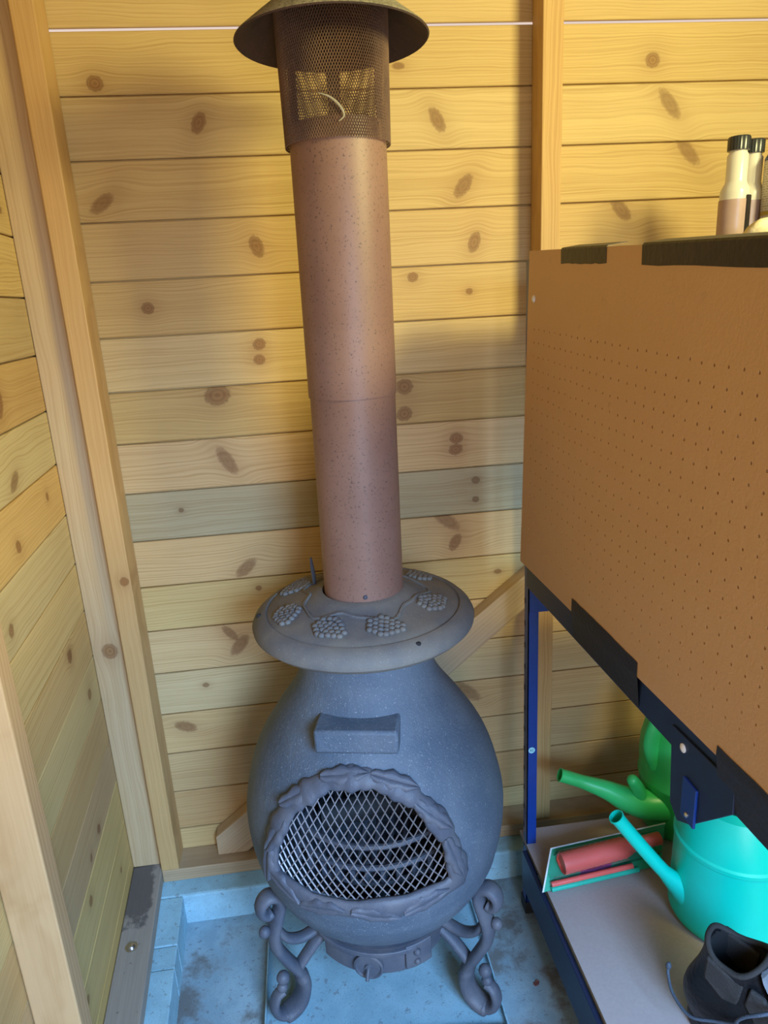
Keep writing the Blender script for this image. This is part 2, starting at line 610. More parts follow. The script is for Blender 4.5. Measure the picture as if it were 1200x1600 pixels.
# left wall, a few degrees off square
LA = R(90 + 3.94)
NEAR = (-0.5424 + 0.0687 * 2.4, -0.9976 * 2.4)
wall_left = structure(empty('wall_left', (NEAR[0], NEAR[1], 0), LA), 'left wall of horizontal pine planks')
me_ll = plank_mesh('plank_left', 2.42)
me_ll.materials.append(M['pine_plank'])
ltint = [(1, .96, .74), (1, .95, .72), (1.02, .97, .72), (.98, .95, .80), (1.0, .97, .78), (.80, .78, .72), (.86, .74, .55), (.92, .96, .92),
         (1.02, .88, .62), (.95, .97, .92), (1.0, .98, .85), (.93, .86, .72), (.98, .98, .86), (.88, .78, .66), (.84, .76, .74)]
rl = random.Random(3)
for k in range(-4, 18):
    zb = 2.000 - (k + 1) * PITCH
    kn = []
    for j in range(3):
        s = rl.uniform(1.25, 2.3)
        kn.append((s, zb + rl.uniform(.02, .095), rl.uniform(.006, .013), rl.choice((1.1, 1.3, 2.2)), rl.uniform(-60, 60)))
    if k == 3:
        kn[0] = (1.98, zb + 0.06, .011, 1.2, 0)
    if k == 5:
        kn[0] = (2.08, zb + 0.05, .017, 1.4, 60)
    plank(me_ll, 'pine_plank', wall_left, (0, 0, zb + 0.0009), ltint[(k + 1) % len(ltint)], kn)

# unseen rest of the shed: ceiling, right wall with window opening, front wall with door opening
g = MB()
g.box(-0.9, 1.6, -2.6, 0.12, HI, HI + 0.03)
structure(g.build('ceiling', 'shed_board'), 'shed roof boards above the stove')
g = MB()
g.box(1.25, 1.28, -2.6, -1.56, -0.05, HI).box(1.25, 1.28, -1.12, 0.1, -0.05, HI)
g.box(1.25, 1.28, -1.56, -1.12, -0.05, 1.88).box(1.25, 1.28, -1.56, -1.12, 2.28, HI)
structure(g.build('wall_right', 'shed_board'), 'right wall of the shed with a window opening')
g = MB()
g.box(-0.9, 0.0, -2.53, -2.5, -0.05, HI).box(1.03, 1.3, -2.53, -2.5, -0.05, HI).box(0.0, 1.03, -2.53, -2.5, 1.95, HI)
structure(g.build('wall_front', 'shed_board'), 'front wall of the shed with the open doorway')


# studs and sills
def stud(name, label, x0, x1, y0, y1, z0, z1, tint, knot=None, mat='pine_stud', parent=None):
    g = MB()
    g.box(0, x1 - x0, 0, y1 - y0, 0, z1 - z0)
    o = g.build(name, mat, parent, bevel=0.0025, local=True)
    o.location = (x0, y0, z0)
    o['tint'] = tint
    o['k1a'] = (knot[0], knot[1], knot[2]) if knot else (-9.0, 0, .001)
    o['k1b'] = (1.0, 0.0, 1.1)
    return structure(o, label)


stud('trim_1', 'upright corner stud of the left wall, wide pale face', -0.5385, -0.465, -0.049, -0.001, 0.1225, HI, (.92, .90, .88), (0.62, 0.04, .016))
stud('trim_2', 'narrow orange pine stud in the corner standing on the back sill', -0.462, -0.418, -0.0755, -0.001, 0.1225, HI, (.97, .82, .60), (0.80, 0.030, .009))
stud('trim_3', 'pine stud on the back wall behind the rack corner', 0.529, 0.572, -0.068, -0.001, 0.1225, HI, (1.0, .86, .62))
stud('trim_4', 'flat sill beam along the foot of the back wall', -0.462, 1.24, -0.0755, -0.001, 0.0862, 0.122, (.95, .86, .74), mat='pine_sill')
# left wall members live in the left wall's own frame (s from near end, -y into the room)
LW = world_of(wall_left)


def lstud(name, label, s0, s1, d, z0, z1, tint, mat):
    g = MB()
    g.box(0, s1 - s0, -d, 0, 0, z1 - z0)
    o = g.build(name, mat, None, bevel=0.0025, local=True)
    o.matrix_world = LW @ Matrix.Translation((s0, -0.001, z0))
    o['tint'] = tint
    o['k1a'] = (-9.0, 0, .001)
    o['k1b'] = (1.0, 0.0, 1.0)
    return structure(o, label)


lstud('trim_5', 'second stud on the left wall, broad brown face', 1.664, 1.708, 0.066, 0.1225, HI, (.95, .84, .74), 'pine_stud')

# left sill with its dark damp stain
t = NT('sill_stained')
o_ = t.obj()
p = t.xyz(o_)
fib = t.noise(t.vec(t.m('MULTIPLY', p[0], 8.0), t.m('MULTIPLY', p[1], 260.0), t.m('MULTIPLY', p[2], 200.0)), 1.0, 3)
c = t.mix(fib, (0.36, 0.31, 0.25), (0.24, 0.20, 0.165))
edge = t.m('ADD', p[0], t.m('MULTIPLY', t.m('SUBTRACT', t.noise(o_, 22, 4, 0.6), 0.5), 0.22))
side = t.m('ADD', p[1], t.m('MULTIPLY', t.m('SUBTRACT', t.noise(o_, 30, 4, 0.6), 0.5), 0.05))
st = t.m('MULTIPLY', t.ss(edge, 2.155, 2.19), t.ss(side, -0.062, -0.050))
c = t.mix(t.m('MULTIPLY', st, 0.8), c, (0.075, 0.062, 0.060))
sp = t.ss(t.noise(o_, 60, 2), 0.68, 0.74)
c = t.mix(t.m('MULTIPLY', sp, 0.6), c, (0.10, 0.08, 0.07))
t.bump(fib, 0.1, 0.003)
M['sill_stained'] = t.out(c, 0.7)
sill = lstud('trim_6', 'flat sill beam along the left wall with a dark damp stain', 0.0, 2.352, 0.0735, 0.0862, 0.122, (1, 1, 1), 'sill_stained')
g = MB()
g.lathe([(0.0001, .0075), (0.005, .0068), (0.008, .004), (0.009, .001), (0.009, 0)], 16)
g.lathe([(0.0001, .0005), (0.014, .0005), (0.014, 0)], 20)
b = g.build('bolt_head', 'steel', sill, 40, local=True)
b.matrix_local = (LW @ Matrix.Translation((0, -0.001, 0.0862))).inverted() @ Matrix.Translation((-0.491, -0.294, 0.1222))

# long diagonal brace behind the stove
bx0, bz0, bx1, bz1 = -0.300, 0.150, 0.527, 0.802
ang = math.atan2(bz1 - bz0, bx1 - bx0)
L_ = math.hypot(bx1 - bx0, bz1 - bz0)
hw = 0.035
ca, sa = math.cos(ang), math.sin(ang)
g = MB()
poly = [(-0.3215, 0.1225), (-0.245, 0.1225), (0.5275, bz0 + (0.5275 - bx0) * sa / ca - hw / ca), (0.5275, bz0 + (0.5275 - bx0) * sa / ca + hw / ca), (-0.3215, bz0 + (-0.3215 - bx0) * sa / ca + hw / ca)]
cx_, cz_ = -0.3215, 0.1225
g.prism([((x - cx_) * ca + (z - cz_) * sa, -(x - cx_) * sa + (z - cz_) * ca) for x, z in poly], lambda a, b_: (a, 0, b_), lambda a, b_: (a, 0.043, b_))
br = g.build('trim_7', 'pine_sill', None, bevel=0.002, local=True)
br.location = (cx_, -0.0445, cz_)
br.rotation_euler = (0, -ang, 0)
br['tint'] = (1.15, 1.05, .92)
structure(br, 'diagonal pine brace running up behind the stove')

# ------------------------------------------------------------------ metal tray under the stove
tr = tag(empty('metal_tray', (0.0625, -0.27, 0.0)), 'square blue grey metal tray on the floor under the stove', 'tray')
def tray_pt(a, b, z):
    # slightly turned square
    x = 0.0625 + a
    y = -0.262 + b - a * 0.10
    return (x, y, z)
H_ = 0.2535
g = MB()
g.prism([(-H_, -0.245), (H_, -0.245), (H_, 0.20), (-H_, 0.20)], lambda a, b: tray_pt(a, b, 0.001), lambda a, b: tray_pt(a, b, 0.009))
g.build('tray_base', 'tray_paint', tr)
for (a0, a1, b0, b1) in ((-H_ - .004, -H_, -.249, .204), (H_, H_ + .004, -.249, .204), (-H_, H_, -.249, -.245), (-H_, H_, .20, .204)):
    g = MB()
    g.prism([(a0, b0), (a1, b0), (a1, b1), (a0, b1)], lambda a, b: tray_pt(a, b, 0.001), lambda a, b: tray_pt(a, b, 0.026))
    g.build('tray_rim', 'tray_paint', tr, bevel=0.001)

# ------------------------------------------------------------------ chiminea
AX, AY, FRONT = 0.084, -0.33, R(-12.5)
SR, SZ = 0.277, 0.472
st = tag(empty('chiminea', (AX, AY, 0.009), FRONT), 'cast iron chiminea stove with a tall brown flue standing in the corner', 'stove')
ZB = -0.009     # local z = world z + ZB


def loc(p):     # front frame (x right, y toward back, world z) -> local
    return (p[0], p[1], p[2] + ZB)


def sph_r(z):
    return math.sqrt(max(0.0, SR * SR - (z - SZ) ** 2))


def lp(prof):
    return [(r, z + ZB) for r, z in prof]


prof = []
for i in range(22):
    z = 0.205 + (0.375 - 0.205) * i / 21
    prof.append((sph_r(z) * 0.99, z))
prof += [(v.x, v.y) for v in spline([(0.256, .375), (0.2645, .41), (0.270, .445), (0.272, .48), (0.2715, .505), (0.268, .53), (0.261, .56), (0.253, .59), (0.242, .62), (0.227, .65), (0.208, .68),
                                     (0.188, .71), (0.166, .74), (0.147, .77), (0.135, .80), (0.131, .835), (0.131, .878)], 4)[1:]]


def body_r(z):
    for (a, za), (b, zb) in zip(prof, prof[1:]):
        if za <= z <= zb:
            return a + (b - a) * (z - za) / (zb - za)
    return prof[0][0]


inner = [(max(0.02, r - 0.010), z) for r, z in reversed(prof)]
g = MB()
g.lathe(lp(prof + inner), 128, closed=True)
body = g.build('body', 'iron', st, 35, local=True)
# cut the mouth
def mouth(hw, ht, hb, n=48):
    pts = []
    for i in range(n + 1):
        a = math.pi * i / n
        pts.append((hw * math.cos(a), SZ - 0.006 + ht * math.sin(a)))
    for i in range(1, 16):
        s = i / 16
        x = -hw + 2 * hw * s
        pts.append((x, SZ - 0.006 - hb * math.sin(math.pi * s) ** 0.6))
    return pts
g = MB()
g.prism(mouth(0.163, 0.204, 0.006), lambda x, z: (x, -0.40, z + ZB), lambda x, z: (x, -0.02, z + ZB))
cutter = g.build('cutter', 'iron', st, None, local=True)
bo = body.modifiers.new('mouth', 'BOOLEAN')
bo.object = cutter
bo.operation = 'DIFFERENCE'
bo.solver = 'EXACT'
bpy.context.view_layer.update()
dg = bpy.context.evaluated_depsgraph_get()
nm = bpy.data.meshes.new_from_object(body.evaluated_get(dg))
body.modifiers.clear()
old = body.data
body.data = nm
nm.name = 'body'
bpy.data.meshes.remove(old)
bpy.data.objects.remove(cutter)
nm.polygons.foreach_set('use_smooth', [True] * len(nm.polygons))
nm.set_sharp_from_angle(angle=R(35))

# vine frame round the mouth
def on_body(x, z, off=0.0):
    rr = body_r(z) + off
    y = -math.sqrt(max(1e-4, rr * rr - x * x))
    return Vector((x, y, z + ZB))
pts = mouth(0.177, 0.214, 0.018, 72)
path, ups, sc = [], [], []
rf = random.Random(11)
for i, (x, z) in enumerate(pts):
    p = on_body(x, z, 0.002)
    path.append(p)
    ups.append((p - Vector((0, 0, SZ + ZB))).normalized())
    sc.append(1.0 + 0.16 * math.sin(i * 0.55) + 0.10 * math.sin(i * 1.7 + 1) + rf.uniform(-.05, .05))
g = MB()
g.sweep(path, [(0.0205 * math.cos(a), 0.0105 * math.sin(a)) for a in [2 * math.pi * k / 12 for k in range(12)]], ups, False, True, sc)
fr = g.build('mouth_frame', 'iron_leg', st, 60, local=True)


def leaf_mesh(L, W, T):
    g = MB()
    n, m = 12, 8
    vs, fs = [], []
    for i in range(n + 1):
        s = i / n
        wd = W * math.sin(math.pi * min(1, s * 0.93 + 0.07)) ** 0.7 * (1 + 0.18 * math.sin(s * 19))
        for j in range(m + 1):
            q = -1 + 2 * j / m
            vs.append((L * (s - 0.5), wd * q, T * (1 - q * q) ** 0.5 * (0.5 + 0.5 * math.sin(math.pi * s)) - T * 0.55 * math.exp(-(q * 5) ** 2)))
    k = len(vs)
    vs += [(x, y, -T * 0.8) for x, y, z in vs]
    for i in range(n):
        for j in range(m):
            a = i * (m + 1) + j
            fs.append((a, a + 1, a + m + 2, a + m + 1))
            fs.append((k + a, k + a + m + 1, k + a + m + 2, k + a + 1))
    rim = [j for j in range(m + 1)] + [i * (m + 1) + m for i in range(1, n + 1)] + [n * (m + 1) + j for j in range(m - 1, -1, -1)] + [i * (m + 1) for i in range(n - 1, 0, -1)]
    for a, b in zip(rim, rim[1:] + rim[:1]):
        fs.append((a, k + a, k + b, b))
    g.add(vs, fs)
    return g.mesh('leaf', 50)


lm_ = leaf_mesh(0.092, 0.0165, 0.006)
lm_.materials.append(M['iron_leg'])
for (x, z, tw) in ((-0.157, .564, 65), (-0.107, .647, 40), (-0.020, .688, 8), (0.070, .675, -25), (0.137, .609, -50), (0.172, .520, -75),
                   (0.120, .452, 15), (0.030, .442, -12), (-0.070, .446, 10), (-0.150, .462, -25), (-0.180, .500, 85)):
    p = on_body(x, z, 0.0095)
    nrm = (on_body(x, z) - Vector((0, 0, SZ + ZB))).normalized()
    xa = Vector((0, 0, 1)).cross(nrm).normalized()
    ya = nrm.cross(xa)
    mt = Matrix((xa, ya, nrm)).transposed().to_4x4() @ Matrix.Rotation(R(tw), 4, 'Z')
    o = bpy.data.objects.new('leaf', lm_)
    col.objects.link(o)
    o.parent = fr
    o.matrix_local = Matrix.Translation(p) @ mt


# diamond wire fabric
def bar(g, a, b, w, up, t=None):
    a, b, up = Vector(a), Vector(b), Vector(up)
    d = (b - a).normalized()
    s = d.cross(up).normalized() * w * 0.5
    u = up.normalized() * (t or w) * 0.5
    g.add([a + s - u, a - s - u, a + u, b + s - u, b - s - u, b + u], [(0, 1, 4, 3), (1, 2, 5, 4), (2, 0, 3, 5)])


g = MB()
dw, dh = 0.0166, 0.0250
def inside(x, z):
    zz = z - (SZ - 0.006)
    if zz >= 0:
        return (x / 0.170) ** 2 + (zz / 0.210) ** 2 < 1
    return zz > -0.012 and abs(x) < 0.166
def scr(x, z):
    return on_body(x, z, -0.007)
for i in range(-12, 13):
    for j in range(-2, 20):
        if (i + j) % 2:
            continue
        for (di, dj) in ((1, 1), (-1, 1)):
            a = (i * dw * .5 * 1.0, SZ + j * dh * .5)
            b = ((i + di) * dw * .5, SZ + (j + dj) * dh * .5)
            for m_ in (-1, 1):
                pass
            if inside(*a) and inside(*b):
                bar(g, scr(*a), scr(*b), 0.0023, (on_body(*a) - Vector((0, 0, SZ + ZB))))
# the loop above covers half the width, extend to both sides
for i in range(-40, 41):
    if -12 <= i < 13:
        continue
    for j in range(-2, 20):
        if (i + j) % 2:
            continue
        for (di, dj) in ((1, 1), (-1, 1)):
            a = (i * dw * .5, SZ + j * dh * .5)
            b = ((i + di) * dw * .5, SZ + (j + dj) * dh * .5)
            if inside(*a) and inside(*b):
                bar(g, scr(*a), scr(*b), 0.0023, (on_body(*a) - Vector((0, 0, SZ + ZB))))
o = g.build('fire_screen', 'screen_metal', st, None, local=True)
o['label'] = 'diamond wire mesh over the mouth of the stove'

# grate and ash in the fire box
g = MB()
for i in range(-5, 6):
    x = i * 0.03
    yb = math.sqrt(max(0, 0.2 ** 2 - x * x))
    g.tube(spline([(x, -yb * .85, .455 + ZB), (x, -yb * .8, .40 + ZB), (x, 0, .385 + ZB), (x, yb * .8, .40 + ZB), (x, yb * .85, .50 + ZB)], 4), 0.006, 6)
for z, r in ((.455, .185), (.40, .165), (.50, .18)):
    g.tube([(r * math.cos(a), r * math.sin(a), z + ZB) for a in [2 * math.pi * k / 32 for k in range(32)]], 0.006, 6, closed=True)
g.build('fire_grate', 'iron_leg', st, 50, local=True)
for (x0, y0, x1, y1, z, r) in ((-0.12, -0.02, 0.10, 0.06, .430, .028), (-0.08, 0.10, 0.11, -0.04, .475, .024)):
    g = MB()
    g.tube(spline([(x0, y0, z + ZB), ((x0 + x1) / 2, (y0 + y1) / 2, z + .006 + ZB), (x1, y1, z + ZB)], 4), r, 9, scale=[1, 1.08, .95, 1.05, 1, .94, 1.04, 1, .9])
    g.build('charred_log', 'iron_dark', st, 60, local=True)

# raised name panel over the mouth
g = MB()
pz0, pz1, pw, pf = 0.717, 0.764, 0.077, -0.194
g.box(-pw, pw, pf, -0.075, pz0 + ZB, pz1 + ZB)
pn = g.build('raised_panel', 'iron', st, 30, bevel=0.006, local=True)
pn['label'] = 'plain raised rectangular panel above the mouth'

# lid
lidp = [(0.128, .864), (0.150, .865), (0.185, .876), (0.208, .888), (0.2172, .897), (0.2185, .905), (0.2135, .9155), (0.205, .9235), (0.196, .9285), (0.191, .9295), (0.1885, .9265), (0.185, .9295),
        (0.165, .9345), (0.135, .9415), (0.110, .9495), (0.100, .9535), (0.092, .958), (0.084, .9615), (0.0775, .9625), (0.0775, .90), (0.118, .880)]
g = MB()
g.lathe(lp(lidp), 128, closed=True)
lid = g.build('lid', 'iron_dusty', st, 35, local=True)
lid['label'] = 'wide round dusty lid with grape relief'


def lid_z(r):
    tb = [(0.0775, .9625), (0.092, .958), (0.100, .9535), (0.110, .9495), (0.135, .9415), (0.165, .9345), (0.191, .929), (0.22, .906)]
    for (a, za), (b, zb) in zip(tb, tb[1:]):
        if a <= r <= b:
            return za + (zb - za) * (r - a) / (b - a)
    return .92


cf, sf = math.cos(-FRONT), math.sin(-FRONT)
def w2f(x, y):    # world offset from axis -> stove frame
    return (x * cf - y * sf, x * sf + y * cf)
rg_ = random.Random(5)
for (wx, wy, th) in ((-0.128, .085, 150), (-0.148, -.040, 195), (-0.072, -.124, 235), (0.026, -.140, 285), (0.128, -.060, 330), (0.128, .088, 30), (0.0, .150, 90), (-0.10, .125, 120)):
    x, y = w2f(wx, wy)
    a0 = math.atan2(y, x) + R(70)
    g = MB()
    rows = [3, 4, 5, 5, 4, 3, 2]
    for i, nrow in enumerate(rows):
        for j in range(nrow):
            u = (i - 2.6) * 0.0098
            v = (j - (nrow - 1) / 2) * 0.0108 + rg_.uniform(-.001, .001)
            px, py = x + u * math.cos(a0) - v * math.sin(a0), y + u * math.sin(a0) + v * math.cos(a0)
            rr = math.hypot(px, py)
            if rr < 0.092 or rr > 0.184:
                continue
            g.ball((px, py, lid_z(rr) + ZB + 0.0012), 0.0070, 8, 5, (1, 1, .75))
    g.build('grape_cluster', 'iron_dusty', lid, 60, local=True)
# vine stem
g = MB()
pth = []
for k in range(61):
    a = 2 * math.pi * k / 60
    r = 0.117 + 0.012 * math.sin(5 * a + .6) + 0.004 * math.sin(11 * a)
    pth.append((r * math.cos(a), r * math.sin(a), lid_z(r) + ZB + .0005))
g.tube(pth[:-1], 0.0036, 6, closed=True)
g.build('vine', 'iron_dusty', lid, 60, local=True)
for (wx, wy, r_, h) in ((0.079, -.186, .0055, .006), (-0.203, -.005, .006, .008)):
    x, y = w2f(wx, wy)
    zz = lid_z(math.hypot(x, y)) + ZB
    g = MB()
    g.lathe([(r_, zz - .008), (r_, zz + h * .7), (r_ * .6, zz + h), (0.0002, zz + h)], 12, (x, y))
    g.build('bolt', 'iron_dark', lid, 40, local=True)
x, y = w2f(-0.092, .075)
g = MB()
g.sweep([(x, y, .94 + ZB), (x, y, .965 + ZB), (x - .002, y, .985 + ZB), (x - .003, y, 1.004 + ZB)], ring(.0035, .009, 8), (0, 1, 0), True, False, [1, 1.2, 1, .6])
g.build('damper_lever', 'iron_leg', lid, 50, local=True)

# flue: two pipe lengths leaning a touch to the right
def fx(z):      # world x offset of the pipe axis from the stove axis
    return 0.004 + (z - 0.95) * 0.0070
def pipe(name, mat, r, z0, z1, th=0.002, n=72, rings=2, smooth=40, prof=None):
    g = MB()
    vs, fs = [], []
    pr = prof or [(r, z0), (r, z1), (r - th, z1), (r - th, z0)]
    m = len(pr)
    for rr, z in pr:
        ox, oy = w2f(fx(z), 0)
        for i in range(n):
            a = 2 * math.pi * i / n
            vs.append((ox + rr * math.cos(a), oy + rr * math.sin(a), z + ZB))
    for j in range(m):
        k = (j + 1) % m
        for i in range(n):
            fs.append((j * n + i, j * n + (i + 1) % n, k * n + (i + 1) % n, k * n + i))
    g.add(vs, fs)
    return g.build(name, mat, st, smooth, local=True)


lowp = pipe('flue_pipe', 'flue_paint', 0.0772, 0.930, 1.352)
upp = pipe('flue_pipe', 'flue_paint', 0.0795, 1.337, 1.772)
g = MB()
a = R(-93) - FRONT
ox, oy = w2f(fx(.975), 0)
for zz in (.972,):
    d = Vector((math.cos(a), math.sin(a), 0))
    c0 = Vector((ox, oy, zz + ZB)) + d * 0.0765
    g.ball(c0, 0.0045, 10, 6)
g.build('screw', 'iron_leg', lowp, 50, local=True)

# cowl: expanded mesh drum, straps, cap
CR, CZ0, CZ1 = 0.0862, 1.741, 1.934
g = MB()
NA, NZ = 128, 46
def cw(i, j):
    z = CZ0 + (CZ1 - CZ0) * j / NZ
    a = 2 * math.pi * (i * .5) / NA
    rr = CR + 0.0035 * (j / NZ)
    ox, oy = w2f(fx(z), 0)
    return Vector((ox + rr * math.cos(a), oy + rr * math.sin(a), z + ZB)), Vector((math.cos(a), math.sin(a), 0))
for i in range(2 * NA):
    for j in range(NZ):
        if (i + j) % 2:
            continue
        p, nrm = cw(i, j)
        for di in (1, -1):
            bar(g, p, cw(i + di, j + 1)[0], 0.00135, nrm, 0.0010)
cs = g.build('cowl_mesh', 'rusty_mesh', st, None, local=True)
cs['label'] = 'rusty expanded metal mesh drum below the cap'
g = MB()
for k in range(3):
    a = R(100 + 120 * k)
    d = Vector((math.cos(a), math.sin(a), 0))
    s = Vector((-math.sin(a), math.cos(a), 0))
    ox, oy = w2f(fx(1.85), 0)
    b0 = Vector((ox, oy, 0)) + d * 0.0775
    for (z0, z1) in ((1.76, 1.948),):
        vs = [b0 + s * q * 0.011 + d * w_ + Vector((0, 0, z + ZB)) for q in (-1, 1) for w_ in (-.001, .001) for z in (z0, z1)]
        g.add(vs, [(0, 1, 3, 2), (4, 6, 7, 5), (0, 4, 5, 1), (2, 3, 7, 6), (0, 2, 6, 4), (1, 5, 7, 3)])
    g.build('strap', 'cap_under', st, None, local=True)
    g = MB()
capprof_t = [(0.154, 1.894), (0.153, 1.896), (0.120, 1.921), (0.080, 1.950), (0.040, 1.978), (0.012, 1.994), (0.0005, 1.995)]
capprof_b = [(0.0005, 1.991), (0.012, 1.990), (0.040, 1.974), (0.080, 1.946), (0.120, 1.917), (0.152, 1.892)]
cap = pipe('cowl_cap', 'cap_lichen', 0, 0, 0, prof=capprof_t + capprof_b, smooth=30)
cap.data.materials.append(M['cap_under'])
for p in cap.data.polygons:
    if p.normal.z < -0.05:
        p.material_index = 1

# ash drum, door, damper, hinge
g = MB()
g.lathe(lp([(0.02, .155), (0.135, .155), (0.150, .165), (0.155, .205), (0.165, .228), (0.175, .246), (0.150, .246), (0.02, .21)]), 64, closed=True)
drum = g.build('ash_pan', 'iron_leg', st, 35, local=True)


def arc_plate(name, r0, r1, a0, a1, z0, z1, mat, parent, bev=0.002):
    g = MB()
    n = 24
    vs, fs = [], []
    for i in range(n + 1):
        a = R(-90 + a0 + (a1 - a0) * i / n)
        for r in (r0, r1):
            for z in (z0, z1):
                vs.append((r * math.cos(a), r * math.sin(a), z + ZB))
    for i in range(n):
        k = i * 4
        for a, b in ((0, 1), (1, 3), (3, 2), (2, 0)):
            fs.append((k + a, k + b, k + 4 + b, k + 4 + a))
    fs += [(0, 1, 3, 2), (4 * n, 4 * n + 2, 4 * n + 3, 4 * n + 1)]
    g.add(vs, fs)
    return g.build(name, mat, parent, 30, bevel=bev, local=True)


door = arc_plate('ash_door', 0.156, 0.166, -42, 36, .170, .222, 'iron_leg', st)
arc_plate('door_lip', 0.160, 0.176, -44, 30, .222, .233, 'iron_leg', door)


def disc(prof, cen, nrm, name, mat, parent, n=28):
    g = MB()
    g.lathe(prof, n)
    q = Vector(nrm).to_track_quat('Z', 'Y').to_matrix().to_4x4()
    mt = Matrix.Translation(cen) @ q
    g.v = [tuple(mt @ Vector(v)) for v in g.v]
    return g.build(name, mat, parent, 35, local=True)


a = R(-90 - 4)
d = Vector((math.cos(a), math.sin(a), 0))
vent = disc([(0.0003, 0), (0.031, 0), (0.031, .006), (0.027, .008), (0.024, .005), (0.008, .005), (0.007, .009), (0.0003, .010)], d * 0.166 + Vector((0, 0, .193 + ZB)), d, 'air_vent', 'iron_leg', door)
g = MB()
g.tube([d * 0.172 + Vector((0, 0, .193 + ZB)), d * 0.185 + Vector((0, 0, .186 + ZB)), d * 0.19 + Vector((0, 0, .178 + ZB))], .004, 8)
g.build('vent_pin', 'iron_leg', door, 40, local=True)
for zz in (.184, .206):
    for k in range(3):
        pass
hg = arc_plate('latch_plate', 0.166, 0.174, 22, 42, .178, .236, 'iron_leg', door, .003)
a = R(-90 + 30)
d = Vector((math.cos(a), math.sin(a), 0))
g = MB()
g.ball(d * 0.176 + Vector((0, 0, .218 + ZB)), .008, 12, 8)
g.ball(d * 0.175 + Vector((0, 0, .193 + ZB)), .007, 12, 8)
g.build('latch_rivet', 'iron_leg', door, 50, local=True)

# three scrolled legs (radial plane r, z)
main = [(.256, .305), (.268, .302), (.279, .315), (.277, .334), (.262, .345), (.244, .337), (.238, .315), (.247, .285), (.258, .250), (.256, .212), (.236, .165), (.214, .120),
        (.206, .080), (.218, .042), (.246, .024), (.268, .034), (.276, .058), (.268, .082), (.252, .090)]
def leg(az):
    a = R(-90) + az
    d = Vector((math.cos(a), math.sin(a), 0))
    s = Vector((-math.sin(a), math.cos(a), 0))
    P = lambda r, z: d * r + Vector((0, 0, z + ZB))
    g = MB()
    path = [P(v.x, v.y) for v in spline(main, 7)]
    n = len(path)
    sc = []
    for i in range(n):
        q = i / (n - 1)
        sc.append(0.72 + 0.38 * math.sin(math.pi * min(1, q * 1.05)) ** .6 + (0.25 if 0.62 < q < 0.80 else 0))
    g.sweep(path, ring(.0200, .0118, 12), [s.cross((path[min(i + 1, n - 1)] - path[max(i - 1, 0)]).normalized()) for i in range(n)], True, False, sc)
    lg = g.build('leg', 'iron_leg', st, 60, local=True)
    for (r_k, z_k, q_k) in ((.250, .122, .0145), (.254, .098, .0120), (.277, .262, .0125)):
        g = MB()
        g.ball(P(r_k, z_k), q_k, 12, 8)
        g.build('scroll_knob', 'iron_leg', lg, 60, local=True)
    g = MB()
    g.sweep(spline([P(.250, .255), P(.232, .222), P(.205, .205), P(.178, .205), P(.150, .212)], 6), ring(.0145, .009, 10), [tuple(s.cross(d)) for _ in range(25)], True, False)
    g.build('leg_brace', 'iron_leg', lg, 60, local=True)
    g = MB()
    g.sweep(spline([P(.216, .128), P(.195, .150), P(.172, .172), P(.146, .190)], 6), ring(.015, .010, 10), None, True, False)
    g.build('leg_brace', 'iron_leg', lg, 60, local=True)
    return lg
for az in (R(-67) - FRONT, R(52.3) - FRONT, R(172) - FRONT):
    leg(az)

# ------------------------------------------------------------------ storage rack
rk = tag(empty('storage_rack', (0.447, -0.247, 0.0)), 'blue steel storage rack with chipboard shelves along the right side', 'rack')
def upright(x0, y0, sx, sy):
    g = MB()
    w, t_ = 0.0235, 0.0022
    g.box(x0, x0 + sx * w, y0, y0 + sy * t_, 0.004, 1.556)
    g.box(x0, x0 + sx * t_, y0, y0 + sy * 0.026, 0.004, 1.556)
    o = g.build('upright', 'rack_blue', rk)
    g = MB()
    g.box(x0 - sx * .002, x0 + sx * .027, y0 - sy * .002, y0 + sy * .036, 0.0005, 0.035)
    g.build('foot', 'rubber', o, bevel=0.002)
    return o
u1 = upright(0.4485, -0.247, 1, 1)
u2 = upright(0.870, -0.247, -1, 1)
u3 = upright(0.447, -1.300, 1, -1)
u4 = upright(0.870, -1.300, -1, -1)
# small punched slots on the visible upright edge: dark raised tabs
slot = MB()
for k in range(26):
    z = 0.14 + k * 0.054
    if 0.88 < z < 1.56:
        continue
    slot.box(0.4477, 0.4485, -0.228, -0.222, z, z + 0.012)
slot.build('slots', 'tape_black', u1)['kind'] = 'stuff'


def zbeam(y):    # underside of the upper beam rises a little toward the door
    return 0.899 + (-0.43 - y) * 0.040
def beam(name, x0, x1, zt, zb, y0, y1, mat):
    g = MB()
    g.add([(x, y, z(y)) for x in (x0, x1) for y in (y0, y1) for z in (zb, zt)], [(0, 1, 3, 2), (4, 6, 7, 5), (0, 4, 5, 1), (2, 3, 7, 6), (0, 2, 6, 4), (1, 5, 7, 3)])
    return g.build(name, mat, rk, bevel=0.0015)
beam('beam', 0.4430, 0.4470, lambda y: zbeam(y) + 0.078, zbeam, -0.250, -1.30, 'rack_navy')
beam('beam', 0.8700, 0.8740, lambda y: zbeam(y) + 0.05, zbeam, -0.250, -1.30, 'rack_navy')
g = MB()
g.box(0.450, 0.868, -0.2525, -0.2480, 0.830, 0.905)
g.build('cross_beam', 'rack_blue', rk, bevel=0.001)
beam('beam', 0.4365, 0.4470, lambda y: 0.199 + (-0.25 - y) * 0.034, lambda y: 0.098 + (-0.25 - y) * 0.034, -0.250, -1.30, 'rack_navy')
g = MB()
g.box(0.450, 0.868, -0.2525, -0.2480, 0.120, 0.195)
g.build('cross_beam', 'rack_navy', rk, bevel=0.001)
